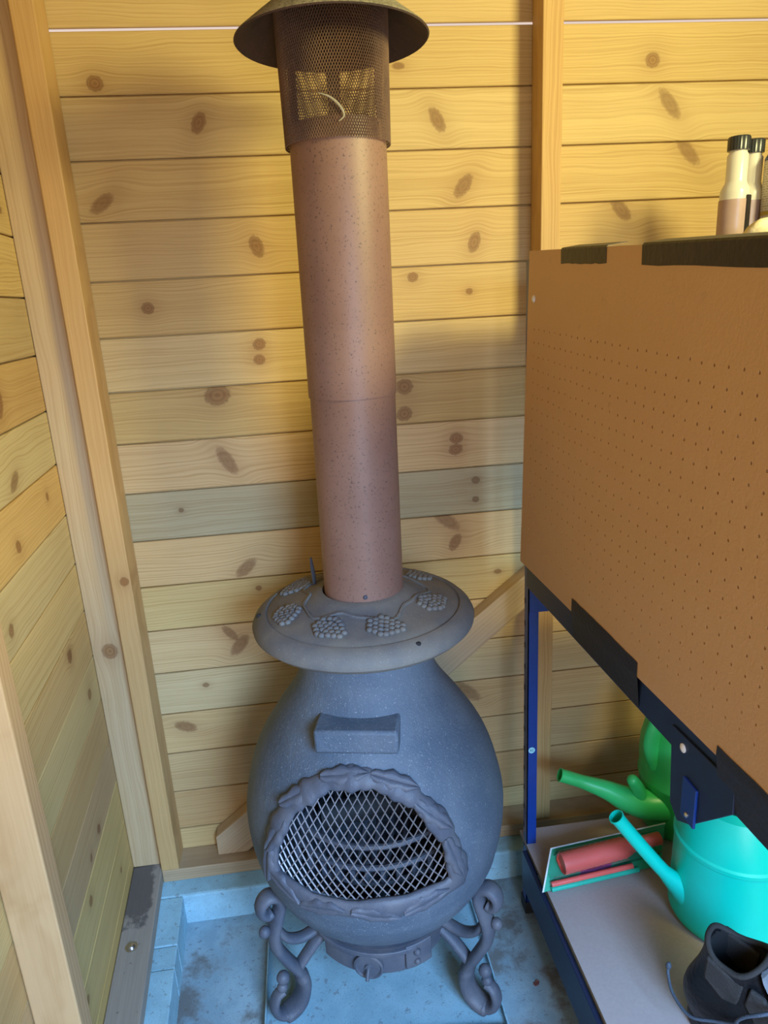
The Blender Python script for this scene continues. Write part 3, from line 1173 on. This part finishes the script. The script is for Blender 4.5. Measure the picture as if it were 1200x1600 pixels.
def shelf(z, y0, slope, mat='rack_board'):
    g = MB()
    zz = lambda y: z + (-0.25 - y) * slope
    g.add([(x, y, zz(y) - d) for x in (0.4475, 0.868) for y in (y0, -1.298) for d in (0.010, 0)], [(0, 1, 3, 2), (4, 6, 7, 5), (0, 4, 5, 1), (2, 3, 7, 6), (0, 2, 6, 4), (1, 5, 7, 3)])
    o = g.build('shelf_board', mat, rk)
    o.data.materials.append(M['board_edge'])
    for p in o.data.polygons:
        if abs(p.normal.z) < 0.5:
            p.material_index = 1
    return o
SHZ = 0.213
shelf(SHZ, -0.196, 0.034)
shelf(0.915, -0.254, 0.036)
shelf(1.545, -0.254, -0.02)
def shz(y):
    return SHZ + (-0.25 - y) * 0.034

# bracket under the upper beam
g = MB()
pl = [(-0.861, .950), (-0.870, .838), (-0.890, .824), (-0.920, .842), (-0.998, .922), (-0.998, .96)]
g.prism(pl, lambda y, z: (0.4398, y, z), lambda y, z: (0.4428, y, z))
bk = g.build('bracket', 'rack_navy', rk, bevel=0.0008)
g = MB()
g.box(0.4360, 0.4398, -0.932, -0.902, .846, .902)
g.build('bracket_flange', 'rack_blue', bk, bevel=0.0008)
for (y, z, r_, m_) in ((-0.892, .936, .0060, 'white_paint'), (-0.917, .856, .0035, 'steel')):
    disc([(0.0002, 0.003), (r_ * .6, .0025), (r_, .001), (r_, -.002)], Vector((0.4395 if r_ > .005 else .4358, y, z)) - Vector(rk.location), (-1, 0, 0), 'screw', m_, rk, 14)
# round sticker with number on the upright
disc([(0.0002, 0.0006), (0.0078, 0.0006), (0.0078, 0)], Vector((0.459, -0.2472, 0.478)) - Vector(rk.location), (0, -1, 0), 'sticker', 'sticker', rk, 24)
fc = bpy.data.curves.new('number', 'FONT')
fc.body = '82'
fc.size = 0.0095
fc.align_x = 'CENTER'
fc.align_y = 'CENTER'
fc.extrude = 0.0001
fo = bpy.data.objects.new('number', fc)
col.objects.link(fo)
bpy.context.view_layer.update()
me = bpy.data.meshes.new_from_object(fo.evaluated_get(bpy.context.evaluated_depsgraph_get()))
bpy.data.objects.remove(fo)
me.materials.clear()
me.materials.append(M['ink'])
no = bpy.data.objects.new('number', me)
col.objects.link(no)
no.parent = rk
no.location = Vector((0.459, -0.2480, 0.478)) - Vector(rk.location)
no.rotation_euler = (R(90), 0, 0)

# ------------------------------------------------------------------ perforated hardboard sheet on the rack
hb = tag(empty('hardboard_panel', (0.441, -0.22, 0.95)), 'perforated brown hardboard sheet taped onto the side of the rack', 'board')
BP = 0.0254
Y0, Y1 = -0.274, -1.290
def ztop(y):
    return 1.569 + (y + 0.291) * 0.052
def zbot(y):
    return 0.943 - (y + 0.241) * 0.045
NC, NR = int((Y0 - Y1) / BP), 25
XF, XBK = 0.4375, 0.4410
def bpnt(c, r, x):
    y = Y0 - c * BP - (0 if r > 0.01 * NR else 0)
    f = r / NR
    yl = y + (1 - f) * 0.050 * max(0, 1 - c / 6.0)        # far edge leans: lower corner reaches further back
    return (x, yl, zbot(yl) + (ztop(yl) - zbot(yl)) * f)
g = MB()
for c in range(NC):
    for r in range(NR):
        hole = (1 <= c) and 2 <= r <= 19
        for x, sgn in ((XF, 1), (XBK, -1)):
            if not hole:
                g.add([bpnt(c, r, x), bpnt(c + 1, r, x), bpnt(c + 1, r + 1, x), bpnt(c, r + 1, x)], [(0, 1, 2, 3)])
            else:
                out_, in_ = [], []
                hr = 0.078
                jx, jy = random.Random(c * 97 + r).uniform(-.05, .05), random.Random(c * 31 + r * 7).uniform(-.05, .05)
                for k in range(8):
                    a = math.pi / 4 * k
                    e = (max(-.5, min(.5, .7072 * math.cos(a) * (1 if k % 2 else 9))), max(-.5, min(.5, .7072 * math.sin(a) * (1 if k % 2 else 9))))
                    out_.append(bpnt(c + .5 + e[0], r + .5 + e[1], x))
                    in_.append(bpnt(c + .5 + jx + hr * math.cos(a), r + .5 + jy + hr * 1.15 * math.sin(a), x))
                g.add(out_ + in_, [(k, (k + 1) % 8, 8 + (k + 1) % 8, 8 + k) for k in range(8)])
                if x == XF:
                    first = in_
                else:
                    g.add(first + in_, [(k, (k + 1) % 8, 8 + (k + 1) % 8, 8 + k) for k in range(8)])
for seg in ([(c, 0) for c in range(NC + 1)], [(c, NR) for c in range(NC + 1)], [(0, r) for r in range(NR + 1)], [(NC, r) for r in range(NR + 1)]):
    for a, b in zip(seg, seg[1:]):
        g.add([bpnt(*a, XF), bpnt(*b, XF), bpnt(*b, XBK), bpnt(*a, XBK)], [(0, 1, 2, 3)])
o = g.build('sheet', 'hardboard', hb)

def tape(y0, y1, zb0, zb1, over, name='tape', skew=0.0, top=True):
    """black tape folded over the sheet's edge"""
    g = MB()
    n = 14
    vs, fs = [], []
    rr = random.Random(int(-y0 * 1000))
    for i in range(n + 1):
        y = y0 + (y1 - y0) * i / n
        wv = rr.uniform(-.0008, .0008)
        if top:
            zt = ztop(y) + 0.0015
            zl = zb0 + (zb1 - zb0) * i / n + wv
            prof_ = [(XF - .0010, zl), (XF - .0012, zt - .002), (XF + .001, zt + .0006), (0.4675, zt + over)]
        else:
            zt = zb0 + (zb1 - zb0) * i / n + wv
            zl = zbeam(y) + 0.004
            prof_ = [(XF - .0010, zt), (XF - .0014, zbot(y) + .002), (XF + .0002, zbot(y) - .004), (0.4422, zl)]
        vs += [(x, y + skew * (1 if k > 1 else 0), z) for k, (x, z) in enumerate(prof_)]
        vs += [(x + .0005, y + skew * (1 if k > 1 else 0), z - .0004) for k, (x, z) in enumerate(prof_)]
    m = 8
    for i in range(n):
        for k in range(3):
            a = i * m + k
            fs.append((a, a + 1, a + m + 1, a + m))
            fs.append((a + 4, a + m + 4, a + m + 5, a + 5))
        fs.append((i * m, i * m + m, i * m + m + 4, i * m + 4))
        fs.append((i * m + 3, i * m + 7, i * m + m + 7, i * m + m + 3))
    for i in (0, n):
        for k in range(3):
            a = i * m + k
            fs.append((a, a + 4, a + 5, a + 1))
    g.add(vs, fs)
    return g.build(name, 'tape_black', hb, 40)
tape(-0.438, -0.613, ztop(-.438) - .022, ztop(-.613) - .022, .004)
tape(-0.720, -1.285, ztop(-.720) - .024, ztop(-1.285) - .027, .004)
tape(-0.521, -0.767, .983, .990, 0, top=False)
tape(-0.964, -1.285, .990, 1.004, 0, top=False)
disc([(0.0002, 0.0035), (.004, .003), (.0065, .001), (.0065, -.001)], Vector((XF - .0005, -0.302, 1.485)) - Vector(hb.location), (-1, 0, 0), 'screw', 'white_paint', hb, 16)

# ------------------------------------------------------------------ watering cans on the low shelf
def can_pt(path):
    return spline(path, 8)

def spout(g, path, r0, r1, n=16):
    m = len(path)
    sc = [1 + (r1 / r0 - 1) * (i / (m - 1)) ** .75 for i in range(m)]
    g.sweep(path, ring(r0, r0, n), None, False, False, sc)
    tip = path[:]
    g.sweep(list(reversed(path)), ring(r0 - .0018, r0 - .0018, n), None, False, False, list(reversed(sc)))
    # lip
    return g

cx, cy = 0.800, -0.510
cz = shz(cy)
w1 = tag(empty('watering_can', (cx, cy, cz)), 'turquoise plastic watering can on the low shelf beside the boot', 'watering can', 'watering cans on the low shelf')
w1['label'] = 'turquoise plastic watering can on the low rack shelf beside the black boot'
g = MB()
g.lathe([(0.0005, cz + .002), (0.108, cz + .002), (0.1135, cz + .006), (0.1165, cz + .012), (0.1165, cz + .024), (0.115, cz + .028), (0.113, cz + .17), (0.112, cz + .182), (0.1155, cz + .186), (0.1155, cz + .194),
         (0.1115, cz + .198), (0.104, cz + .255), (0.090, cz + .285), (0.072, cz + .292), (0.070, cz + .286), (0.086, cz + .278), (0.100, cz + .25)], 64, (cx, cy))
g.build('can_body', 'teal_plastic', w1, 35)
g = MB()
sp_ = can_pt([(0.735, -.512, .262), (0.700, -.508, .292), (0.660, -.503, .335), (0.605, -.497, .408), (0.553, -.492, .481)])
m_ = len(sp_)
sc_ = [3.3 - 2.4 * min(1, i / (m_ * .50)) ** .62 - .05 * (i / m_) for i in range(m_)]
g.sweep(sp_, ring(.0165, .0165, 20), None, False, False, sc_)
g.sweep(sp_[-8:], ring(.0142, .0142, 20), None, False, False, sc_[-8:])
tg = (sp_[-1] - sp_[-2]).normalized()
e1 = tg.cross(Vector((0, 1, 0))).normalized()
e2 = tg.cross(e1)
ringo = [sp_[-1] + (e1 * math.cos(a) + e2 * math.sin(a)) * .0146 for a in [2 * math.pi * k / 24 for k in range(24)]]
g.tube(ringo, .0018, 6, closed=True)
g.build('spout', 'teal_plastic', w1, 50)
g = MB()
g.sweep(can_pt([(cx - .085, cy, cz + .26), (cx - .06, cy, cz + .35), (cx + .03, cy, cz + .37), (cx + .12, cy, cz + .30), (cx + .125, cy, cz + .16), (cx + .105, cy, cz + .10)]), ring(.013, .009, 12), (0, 1, 0), True, False)
g.build('handle', 'teal_plastic', w1, 50)

cx, cy = 0.850, -0.232
cz = shz(-.25)
w2 = tag(empty('watering_can', (cx, cy, cz)), 'green plastic watering can with a hooked spout at the far end of the low shelf', 'watering can', 'watering cans on the low shelf')
g = MB()
g.lathe([(0.0005, cz + .002), (0.092, cz + .002), (0.098, cz + .010), (0.100, cz + .05), (0.103, cz + .125), (0.107, cz + .135), (0.107, cz + .142), (0.104, cz + .148), (0.1065, cz + .19), (0.1045, cz + .23),
         (0.095, cz + .275), (0.075, cz + .308), (0.052, cz + .322), (0.045, cz + .322), (0.045, cz + .314), (0.06, cz + .305)], 64, (cx, cy))
g.build('can_body', 'green_plastic', w2, 35)
g = MB()
sp_ = can_pt([(0.800, -.262, .292), (0.742, -.262, .298), (0.690, -.258, .318), (0.645, -.250, .343), (0.590, -.240, .366), (0.535, -.232, .388)])
m_ = len(sp_)
sc_ = [3.3 - 2.25 * min(1, i / (m_ * .8)) ** .75 for i in range(m_)]
g.sweep(sp_, ring(.0150, .0150, 20), None, False, False, sc_)
g.sweep(sp_[-8:], ring(.0128, .0128, 20), None, False, False, sc_[-8:])
tg = (sp_[-1] - sp_[-2]).normalized()
e1 = tg.cross(Vector((0, 1, 0))).normalized()
e2 = tg.cross(e1)
g.tube([sp_[-1] + (e1 * math.cos(a) + e2 * math.sin(a)) * .0150 for a in [2 * math.pi * k / 24 for k in range(24)]], .0018, 6, closed=True)
g.build('spout', 'green_plastic', w2, 50)
g = MB()
hk = can_pt([(0.722, -.266, .318), (0.716, -.270, .345), (0.704, -.276, .370), (0.694, -.280, .386)])
g.tube(hk, .0145, 14, scale=[1.25 - .3 * (i / (len(hk) - 1)) for i in range(len(hk))])
g.ball(hk[-1], .0138, 14, 8)
g.build('hook', 'green_plastic', w2, 50)
g = MB()
hd = can_pt([(cx - .088, cy - .03, cz + .19), (cx - .106, cy - .03, cz + .26), (cx - .075, cy - .025, cz + .335), (cx, cy - .01, cz + .36), (cx + .08, cy, cz + .33), (cx + .11, cy, cz + .24)])
g.sweep(hd, ring(.020, .014, 14), (0, 1, 0), True, False)
g.build('handle', 'green_plastic', w2, 50)

# ------------------------------------------------------------------ toy pack lying against the cans
pk = tag(empty('toy_pack', (0.60, -0.36, shz(-.39))), 'green carded pack with a coral tube under clear plastic on the low shelf', 'package')
A = Vector((0.4335, -.4010, shz(-.40) + .003))
B = Vector((0.476, -.333, .274))
C = Vector((0.765, -.3085, .2785))
ex = (C - B).normalized()
ey = (B - A)
Lx = (C - B).length
nz = ex.cross(ey).normalized()
def pkp(u, v, w):      # u along 0..1, v from front 0 to back 1, w height off the card
    return A + ex * (Lx * u) + ey * v + nz * w
def pbox(u0, u1, v0, v1, w0, w1, name, mat, parent=pk, bev=0.0):
    g = MB()
    g.add([pkp(u, v, w) for u in (u0, u1) for v in (v0, v1) for w in (w0, w1)], [(0, 1, 3, 2), (4, 6, 7, 5), (0, 4, 5, 1), (2, 3, 7, 6), (0, 2, 6, 4), (1, 5, 7, 3)])
    return g.build(name, mat, parent, bevel=bev)
pbox(0.0, 1, 0, 1, 0, .0018, 'card', 'card_green')
pbox(0, 1, .965, 1.0, .0018, .0030, 'card_border', 'card_white')
pbox(0, .014, 0.0, .965, .0018, .0030, 'card_border', 'card_white')
pbox(.30, .56, .20, .50, .0018, .0030, 'printed_label', 'card_purple')
g = MB()
r_ = .0235
c0, c1 = pkp(.10, .54, .0250), pkp(.93, .62, .0250)
pr = []
nseg = 34
for i in range(nseg + 1):
    s = i / nseg
    rr = r_ if i % 2 else r_ * .965
    if s > .62:
        rr *= 1 - .35 * min(1, (s - .62) / .1)
    pr.append((rr, (c1 - c0).length * s))
pr = [(r_ * .86, 0.004), (r_ * .86, 0.0)] + pr + [(0.0005, (c1 - c0).length)]
pr = [(0.0005, .004)] + pr
disc(pr, c0 - Vector(pk.location), (c1 - c0), 'coral_tube', 'coral', pk, 28)
for (v, w, r, m_, u0, u1) in ((.13, .009, .0062, 'coral', .06, .74), (.02, .006, .0060, 'tray_teal', .07, .80)):
    g = MB()
    g.tube([pkp(u0, v, w), pkp(u0 + .02, v, w), pkp(u1, v, w)], r, 12)
    g.build('wand' if m_ == 'coral' else 'tray_lip', m_, pk, 50)
# clear blister over the tube
g = MB()
vs, fs = [], []
nn = 16
for u in (0.035, 0.06, 0.95, 0.975):
    for lay in (0, .0008):
        for k in range(nn + 1):
            a = math.pi * k / nn
            k_ = 0.72 if u in (0.035, .975) else 1.0
            vs.append(pkp(u, .56 - (.33 - lay * 8) * math.cos(a) * k_, .002 + (.051 - lay) * math.sin(a) ** .7 * k_))
w_ = 2 * (nn + 1)
for i in range(3):
    for k in range(nn):
        a = i * w_ + k
        fs.append((a, a + 1, a + w_ + 1, a + w_))
        a += nn + 1
        fs.append((a, a + w_, a + w_ + 1, a + 1))
    for k in (0, nn):
        a = i * w_ + k
        fs.append((a, a + w_, a + w_ + nn + 1, a + nn + 1))
for i in (0, 3):
    for k in range(nn):
        a = i * w_ + k
        fs.append((a, a + nn + 1, a + nn + 2, a + 1))
g.add(vs, fs)
g.build('clear_blister', 'clear_film', pk, 50)

# ------------------------------------------------------------------ boot
bt = tag(empty('work_boot', (0.656, -0.768, shz(-.77) + 0.0005), R(-52)), 'black lace-up work boot on the low rack shelf', 'boot')
bt.scale = (0.94, 1, 0.92)
LV = [  # z, heel x, toe x, half width
    (0.022, -.084, .200, .047), (0.040, -.091, .198, .051), (0.060, -.097, .186, .053), (0.078, -.098, .160, .052), (0.095, -.095, .120, .049), (0.112, -.089, .088, .045), (0.135, -.080, .066, .042),
    (0.160, -.072, .052, .041), (0.185, -.067, .044, .042), (0.205, -.066, .042, .043)]
LVs = spline(LV, 4)
def boot_ring(z, hx, tx, w, n=40, inset=0.0, zoff=None):
    out = []
    for k in range(n):
        a = 2 * math.pi * k / n
        cx_ = (hx + tx) / 2
        hl = (tx - hx) / 2 - inset
        e = 0.80
        ca_, sa_ = math.cos(a), math.sin(a)
        x = cx_ + hl * math.copysign(abs(ca_) ** e, ca_)
        frac = (x - hx) / (tx - hx)
        ww = (w - inset) * (1.0 + 0.12 * math.sin(math.pi * min(1, max(0, frac - .45) / .55)) - .14 * math.exp(-((frac - .40) / .14) ** 2) * (1 if z < .06 else 0))
        y = ww * math.copysign(abs(sa_) ** e, sa_)
        dz = 0.0
        if zoff:
            dz = zoff * (0.55 * math.cos(2 * a) + .25 * math.cos(a))
        out.append((x, y, z + dz))
    return out
g = MB()
rings = [boot_ring(v[0], v[1], v[2], v[3], zoff=.022 * max(0, (v[0] - .12) / .085)) if False else None for v in []]
rings = []
LV4 = [(LV[0][0], LV[0][1], LV[0][2], LV[0][3])]
def cr(i, s):
    def g_(k):
        return LV[max(0, min(len(LV) - 1, k))]
    p0, p1, p2, p3 = g_(i - 1), g_(i), g_(i + 1), g_(i + 2)
    return [0.5 * (2 * b + (c - a) * s + (2 * a - 5 * b + 4 * c - d_) * s * s + (3 * b - a - 3 * c + d_) * s ** 3) for a, b, c, d_ in zip(p0, p1, p2, p3)]
for i in range(len(LV) - 1):
    for j in range(4):
        rings.append(cr(i, j / 4))
rings.append(list(LV[-1]))
allr = []
for z, hx, tx, w in rings:
    k = max(0, (z - .13) / .075)
    allr.append(boot_ring(z, hx, tx, w, zoff=.026 * k))
inn = []
for z, hx, tx, w in reversed([r for r in rings if r[0] > .05]):
    k = max(0, (z - .13) / .075)
    inn.append(boot_ring(z + .001, hx, tx, w, inset=.008, zoff=.026 * k))
vs, fs = [], []
for rg2 in allr + inn:
    vs += rg2
n = 40
m = len(allr) + len(inn)
for j in range(m - 1):
    for k in range(n):
        fs.append((j * n + k, j * n + (k + 1) % n, (j + 1) * n + (k + 1) % n, (j + 1) * n + k))
fs.append(tuple(range(n - 1, -1, -1)))
fs.append(tuple((m - 1) * n + k for k in range(n)))
g.add(vs, fs)
up_ = g.build('upper', 'leather', bt, 60, local=True)
up_.data.materials.append(M['lining'])
for p in up_.data.polygons:
    if p.vertices[0] >= len(allr) * n and p.center.z < .20:
        p.material_index = 1
# padded collar
g = MB()
z, hx, tx, w = rings[-1]
g.tube([Vector(p) + Vector((0, 0, .001)) for p in boot_ring(z, hx, tx, w, inset=.004, zoff=.026)], .0052, 10, closed=True)
g.build('collar', 'suede', bt, 60, local=True)
g = MB()
so = boot_ring(.0, -.084, .206, .051)
so1 = boot_ring(.012, -.086, .208, .0525)
so2 = boot_ring(.026, -.085, .205, .051)
vs = so + so1 + so2
fs = [tuple(range(n - 1, -1, -1)), tuple(2 * n + k for k in range(n))]
for j in range(2):
    for k in range(n):
        fs.append((j * n + k, j * n + (k + 1) % n, (j + 1) * n + (k + 1) % n, (j + 1) * n + k))
g.add(vs, fs)
g.build('sole', 'rubber', bt, 50, local=True)
g = MB()
tpath = spline([(.125, 0, .092), (.098, 0, .116), (.076, 0, .145), (.058, 0, .175), (.044, 0, .200), (.040, 0, .216)], 5)
g.sweep(tpath, [(.030 * math.cos(a), .005 * math.sin(a)) for a in [2 * math.pi * k / 14 for k in range(14)]], None, True, False, [1.0 + .30 * i / len(tpath) for i in range(len(tpath))])
g.build('tongue', 'tongue_cloth', bt, 60, local=True)
for sgn in (-1, 1):
    g = MB()
    fp = [(.118, .096), (.090, .116), (.068, .145), (.050, .180), (.026, .184), (.020, .146), (.040, .115), (.075, .088)]
    g.prism(fp, lambda x, z_: (x, sgn * (.0475 - (x > .085) * .012), z_), lambda x, z_: (x, sgn * (.0385 - (x > .085) * .012), z_))
    g.build('eyelet_flap', 'suede', bt, None, bevel=.003, local=True)
g = MB()
for i, (x, z_) in enumerate(((.116, .108), (.100, .122), (.084, .140), (.070, .160))):
    g.tube(spline([(x - .012, -.043, z_ - .008), (x + .002, -.026, z_ + .008), (x + .005, .0, z_ + .012), (x + .002, .026, z_ + .008), (x - .012, .043, z_ - .008)], 5), .0032, 7)
g.build('laces', 'lace', bt, 60, local=True)
g = MB()
lpth = spline([(.085, -.030, .172), (.075, -.062, .165), (.050, -.066, .135), (.020, -.058, .110), (-.020, -.060, .085), (-.060, -.066, .068), (-.098, -.050, .072), (-.118, -.030, .085), (-.122, -.022, .098)], 8)
g.tube(lpth, .0030, 8)
g.ball(lpth[-1], .0055, 10, 6, (1, 1, 1.5))
g.build('loose_lace', 'lace', bt, 60, local=True)
g = MB()
lpth = spline([(.085, -.020, .172), (.060, -.068, .182), (.030, -.078, .158), (.020, -.074, .128), (.045, -.070, .105), (.080, -.066, .10)], 8)
g.tube(lpth, .0032, 8)
g.build('loose_lace', 'lace', bt, 60, local=True)
for sgn in (-1, 1):
    g = MB()
    pa = [(-.052, .150), (-.018, .126), (.010, .132), (.016, .182), (-.018, .190), (-.050, .198)]
    g.prism(pa, lambda x, z_: (x, sgn * (.0480 - abs(x + .012) * .10), z_), lambda x, z_: (x, sgn * .030, z_))
    g.build('ankle_patch', 'suede', bt, None, bevel=.004, local=True)

# ------------------------------------------------------------------ things on the top shelf
TZ = 1.545
def tz(y):
    return TZ + (-0.25 - y) * -0.02
def bottle(x, y, label, s=1.0):
    z = tz(y) + .0005
    b = tag(empty('plastic_bottle', (x, y, z)), label, 'bottle', 'bottles on the top shelf')
    g = MB()
    g.lathe([(0.0004, .001), (.0235, .001), (.0255, .004), (.0255, .105), (.0245, .112), (.0195, .121), (.0180, .126), (.0180, .168), (.0150, .173), (.0150, .180), (0.0004, .180)], 36)
    g.build('bottle_body', 'bottle_plastic', b, 35, local=True)
    g = MB()
    g.lathe([(0.0004, .0025), (.0268, .0025), (.0268, .094), (.0004, .094)], 36)
    g.lathe([(0.0004, .0025), (.0262, .0025), (.0262, .090), (.0004, .090)], 36) if False else None
    lq = g.build('liquid_band', 'liquid_brown', b, 35, local=True)
    g = MB()
    nn = 14
    vs, fs = [], []
    for k in range(nn + 1):
        a = R(-75 + 120 * k / nn)
        for r in (.0269, .0276):
            for zz in (.008, .100):
                vs.append((r * math.cos(a), r * math.sin(a), zz))
    for k in range(nn):
        q = k * 4
        for a, c in ((0, 1), (1, 3), (3, 2), (2, 0)):
            fs.append((q + a, q + c, q + 4 + c, q + 4 + a))
    fs += [(0, 1, 3, 2), (4 * nn, 4 * nn + 2, 4 * nn + 3, 4 * nn + 1)]
    g.add(vs, fs)
    g.build('label', 'label_black', b, 40, local=True)
    g = MB()
    vs, fs = [], []
    nr = 48
    for (r, zz) in ((.0190, .176), (.0192, .196), (.0175, .199)):
        for k in range(nr):
            q = r * (1.0 if k % 2 else .965)
            vs.append((q * math.cos(2 * math.pi * k / nr), q * math.sin(2 * math.pi * k / nr), zz))
    for j in range(2):
        for k in range(nr):
            fs.append((j * nr + k, j * nr + (k + 1) % nr, (j + 1) * nr + (k + 1) % nr, (j + 1) * nr + k))
    fs += [tuple(range(nr - 1, -1, -1)), tuple(2 * nr + k for k in range(nr))]
    g.add(vs, fs)
    g.build('cap', 'cap_black', b, 30, local=True)
    return b
bottle(0.815, -0.300, 'half full clear bottle with a black cap on the rack top, before its twin')
bottle(0.868, -0.262, 'clear plastic bottle with a black cap tucked behind its twin on top of the rack')
x, y = 0.902, -0.305
z = tz(y) + .0005
cn = tag(empty('printed_can', (min(x, .84), y, z)), 'tall pale printed container with a blue top on top of the rack', 'container')
cn.location = (x, y, z)
g = MB()
g.lathe([(0.0004, .001), (.030, .001), (.032, .004), (.032, .158), (.0004, .158)], 40)
g.build('container_body', 'label_print', cn, 35, local=True)
g = MB()
g.lathe([(0.0004, .1582), (.032, .1582), (.0315, .163), (.026, .172), (.0245, .176), (.0004, .176)], 40)
g.build('shoulder', 'cap_blue', cn, 35, local=True)
g = MB()
g.lathe([(0.0004, .1762), (.022, .1762), (.022, .184), (.0004, .185)], 32)
g.build('rim', 'steel', cn, 35, local=True)
# crumpled cream cloth
x, y = 0.806, -0.425
z = tz(y) + .0005
g = MB()
vs, fs = [], []
nu, nv = 28, 12
rc = random.Random(21)
for j in range(nv + 1):
    ph = (math.pi / 2) * j / nv
    for i in range(nu):
        a = 2 * math.pi * i / nu
        k = 1 + .10 * math.sin(3 * a + j * .5) + .07 * math.sin(7 * a + 1 - j * .9) + .05 * math.sin(5 * a * 1 + j)
        vs.append((x + .050 * k * math.cos(ph) ** .7 * math.cos(a), y + .045 * k * math.cos(ph) ** .7 * math.sin(a), z + .052 * math.sin(ph) ** .8 * (1 + .05 * math.sin(4 * a)) if j < nv else z + .052))
for j in range(nv):
    for i in range(nu):
        fs.append((j * nu + i, j * nu + (i + 1) % nu, (j + 1) * nu + (i + 1) % nu, (j + 1) * nu + i))
fs.append(tuple(range(nu - 1, -1, -1)))
g.add(vs, fs)
o = g.build('cloth', 'cloth_cream', None, 70)
tag(o, 'crumpled cream cloth bundle on top of the rack beside the bottles', 'cloth')

# wisp of pale fluff caught on the cowl mesh
g = MB()
wp = spline([(0.062, -.4190, 1.7995), (0.079, -.4215, 1.793), (0.093, -.4215, 1.781), (0.099, -.4205, 1.768), (0.090, -.4205, 1.760)], 6)
g.sweep(wp, ring(.0006, .0017, 8), None, True, False, [0.25 + 0.85 * math.sin(math.pi * i / (len(wp) - 1)) for i in range(len(wp))])
simple('fluff', (0.30, 0.27, 0.20), 0.95, 0.0, 0.3, 300)
tag(g.build('cobweb_wisp', 'fluff', None, 60), 'small pale cobweb wisp clinging to the cowl mesh', 'cobweb')

# scrap of dry leaf on the floor
g = MB()
lx, ly = 0.412, -0.433
op = [(-.007, -.003), (-.003, -.007), (.004, -.004), (.008, .001), (.003, .006), (-.002, .003), (-.006, .004)]
g.prism(op, lambda a, b: (lx + a, ly + b, .0004), lambda a, b: (lx + a, ly + b, .003 + .002 * math.sin(a * 300)))
simple('dry_leaf', (0.16, 0.06, 0.05), 0.8, 0.0, 0.4, 200)
tag(g.build('leaf_scrap', 'dry_leaf'), 'tiny dark red scrap of dry leaf on the concrete beside the rack', 'leaf')
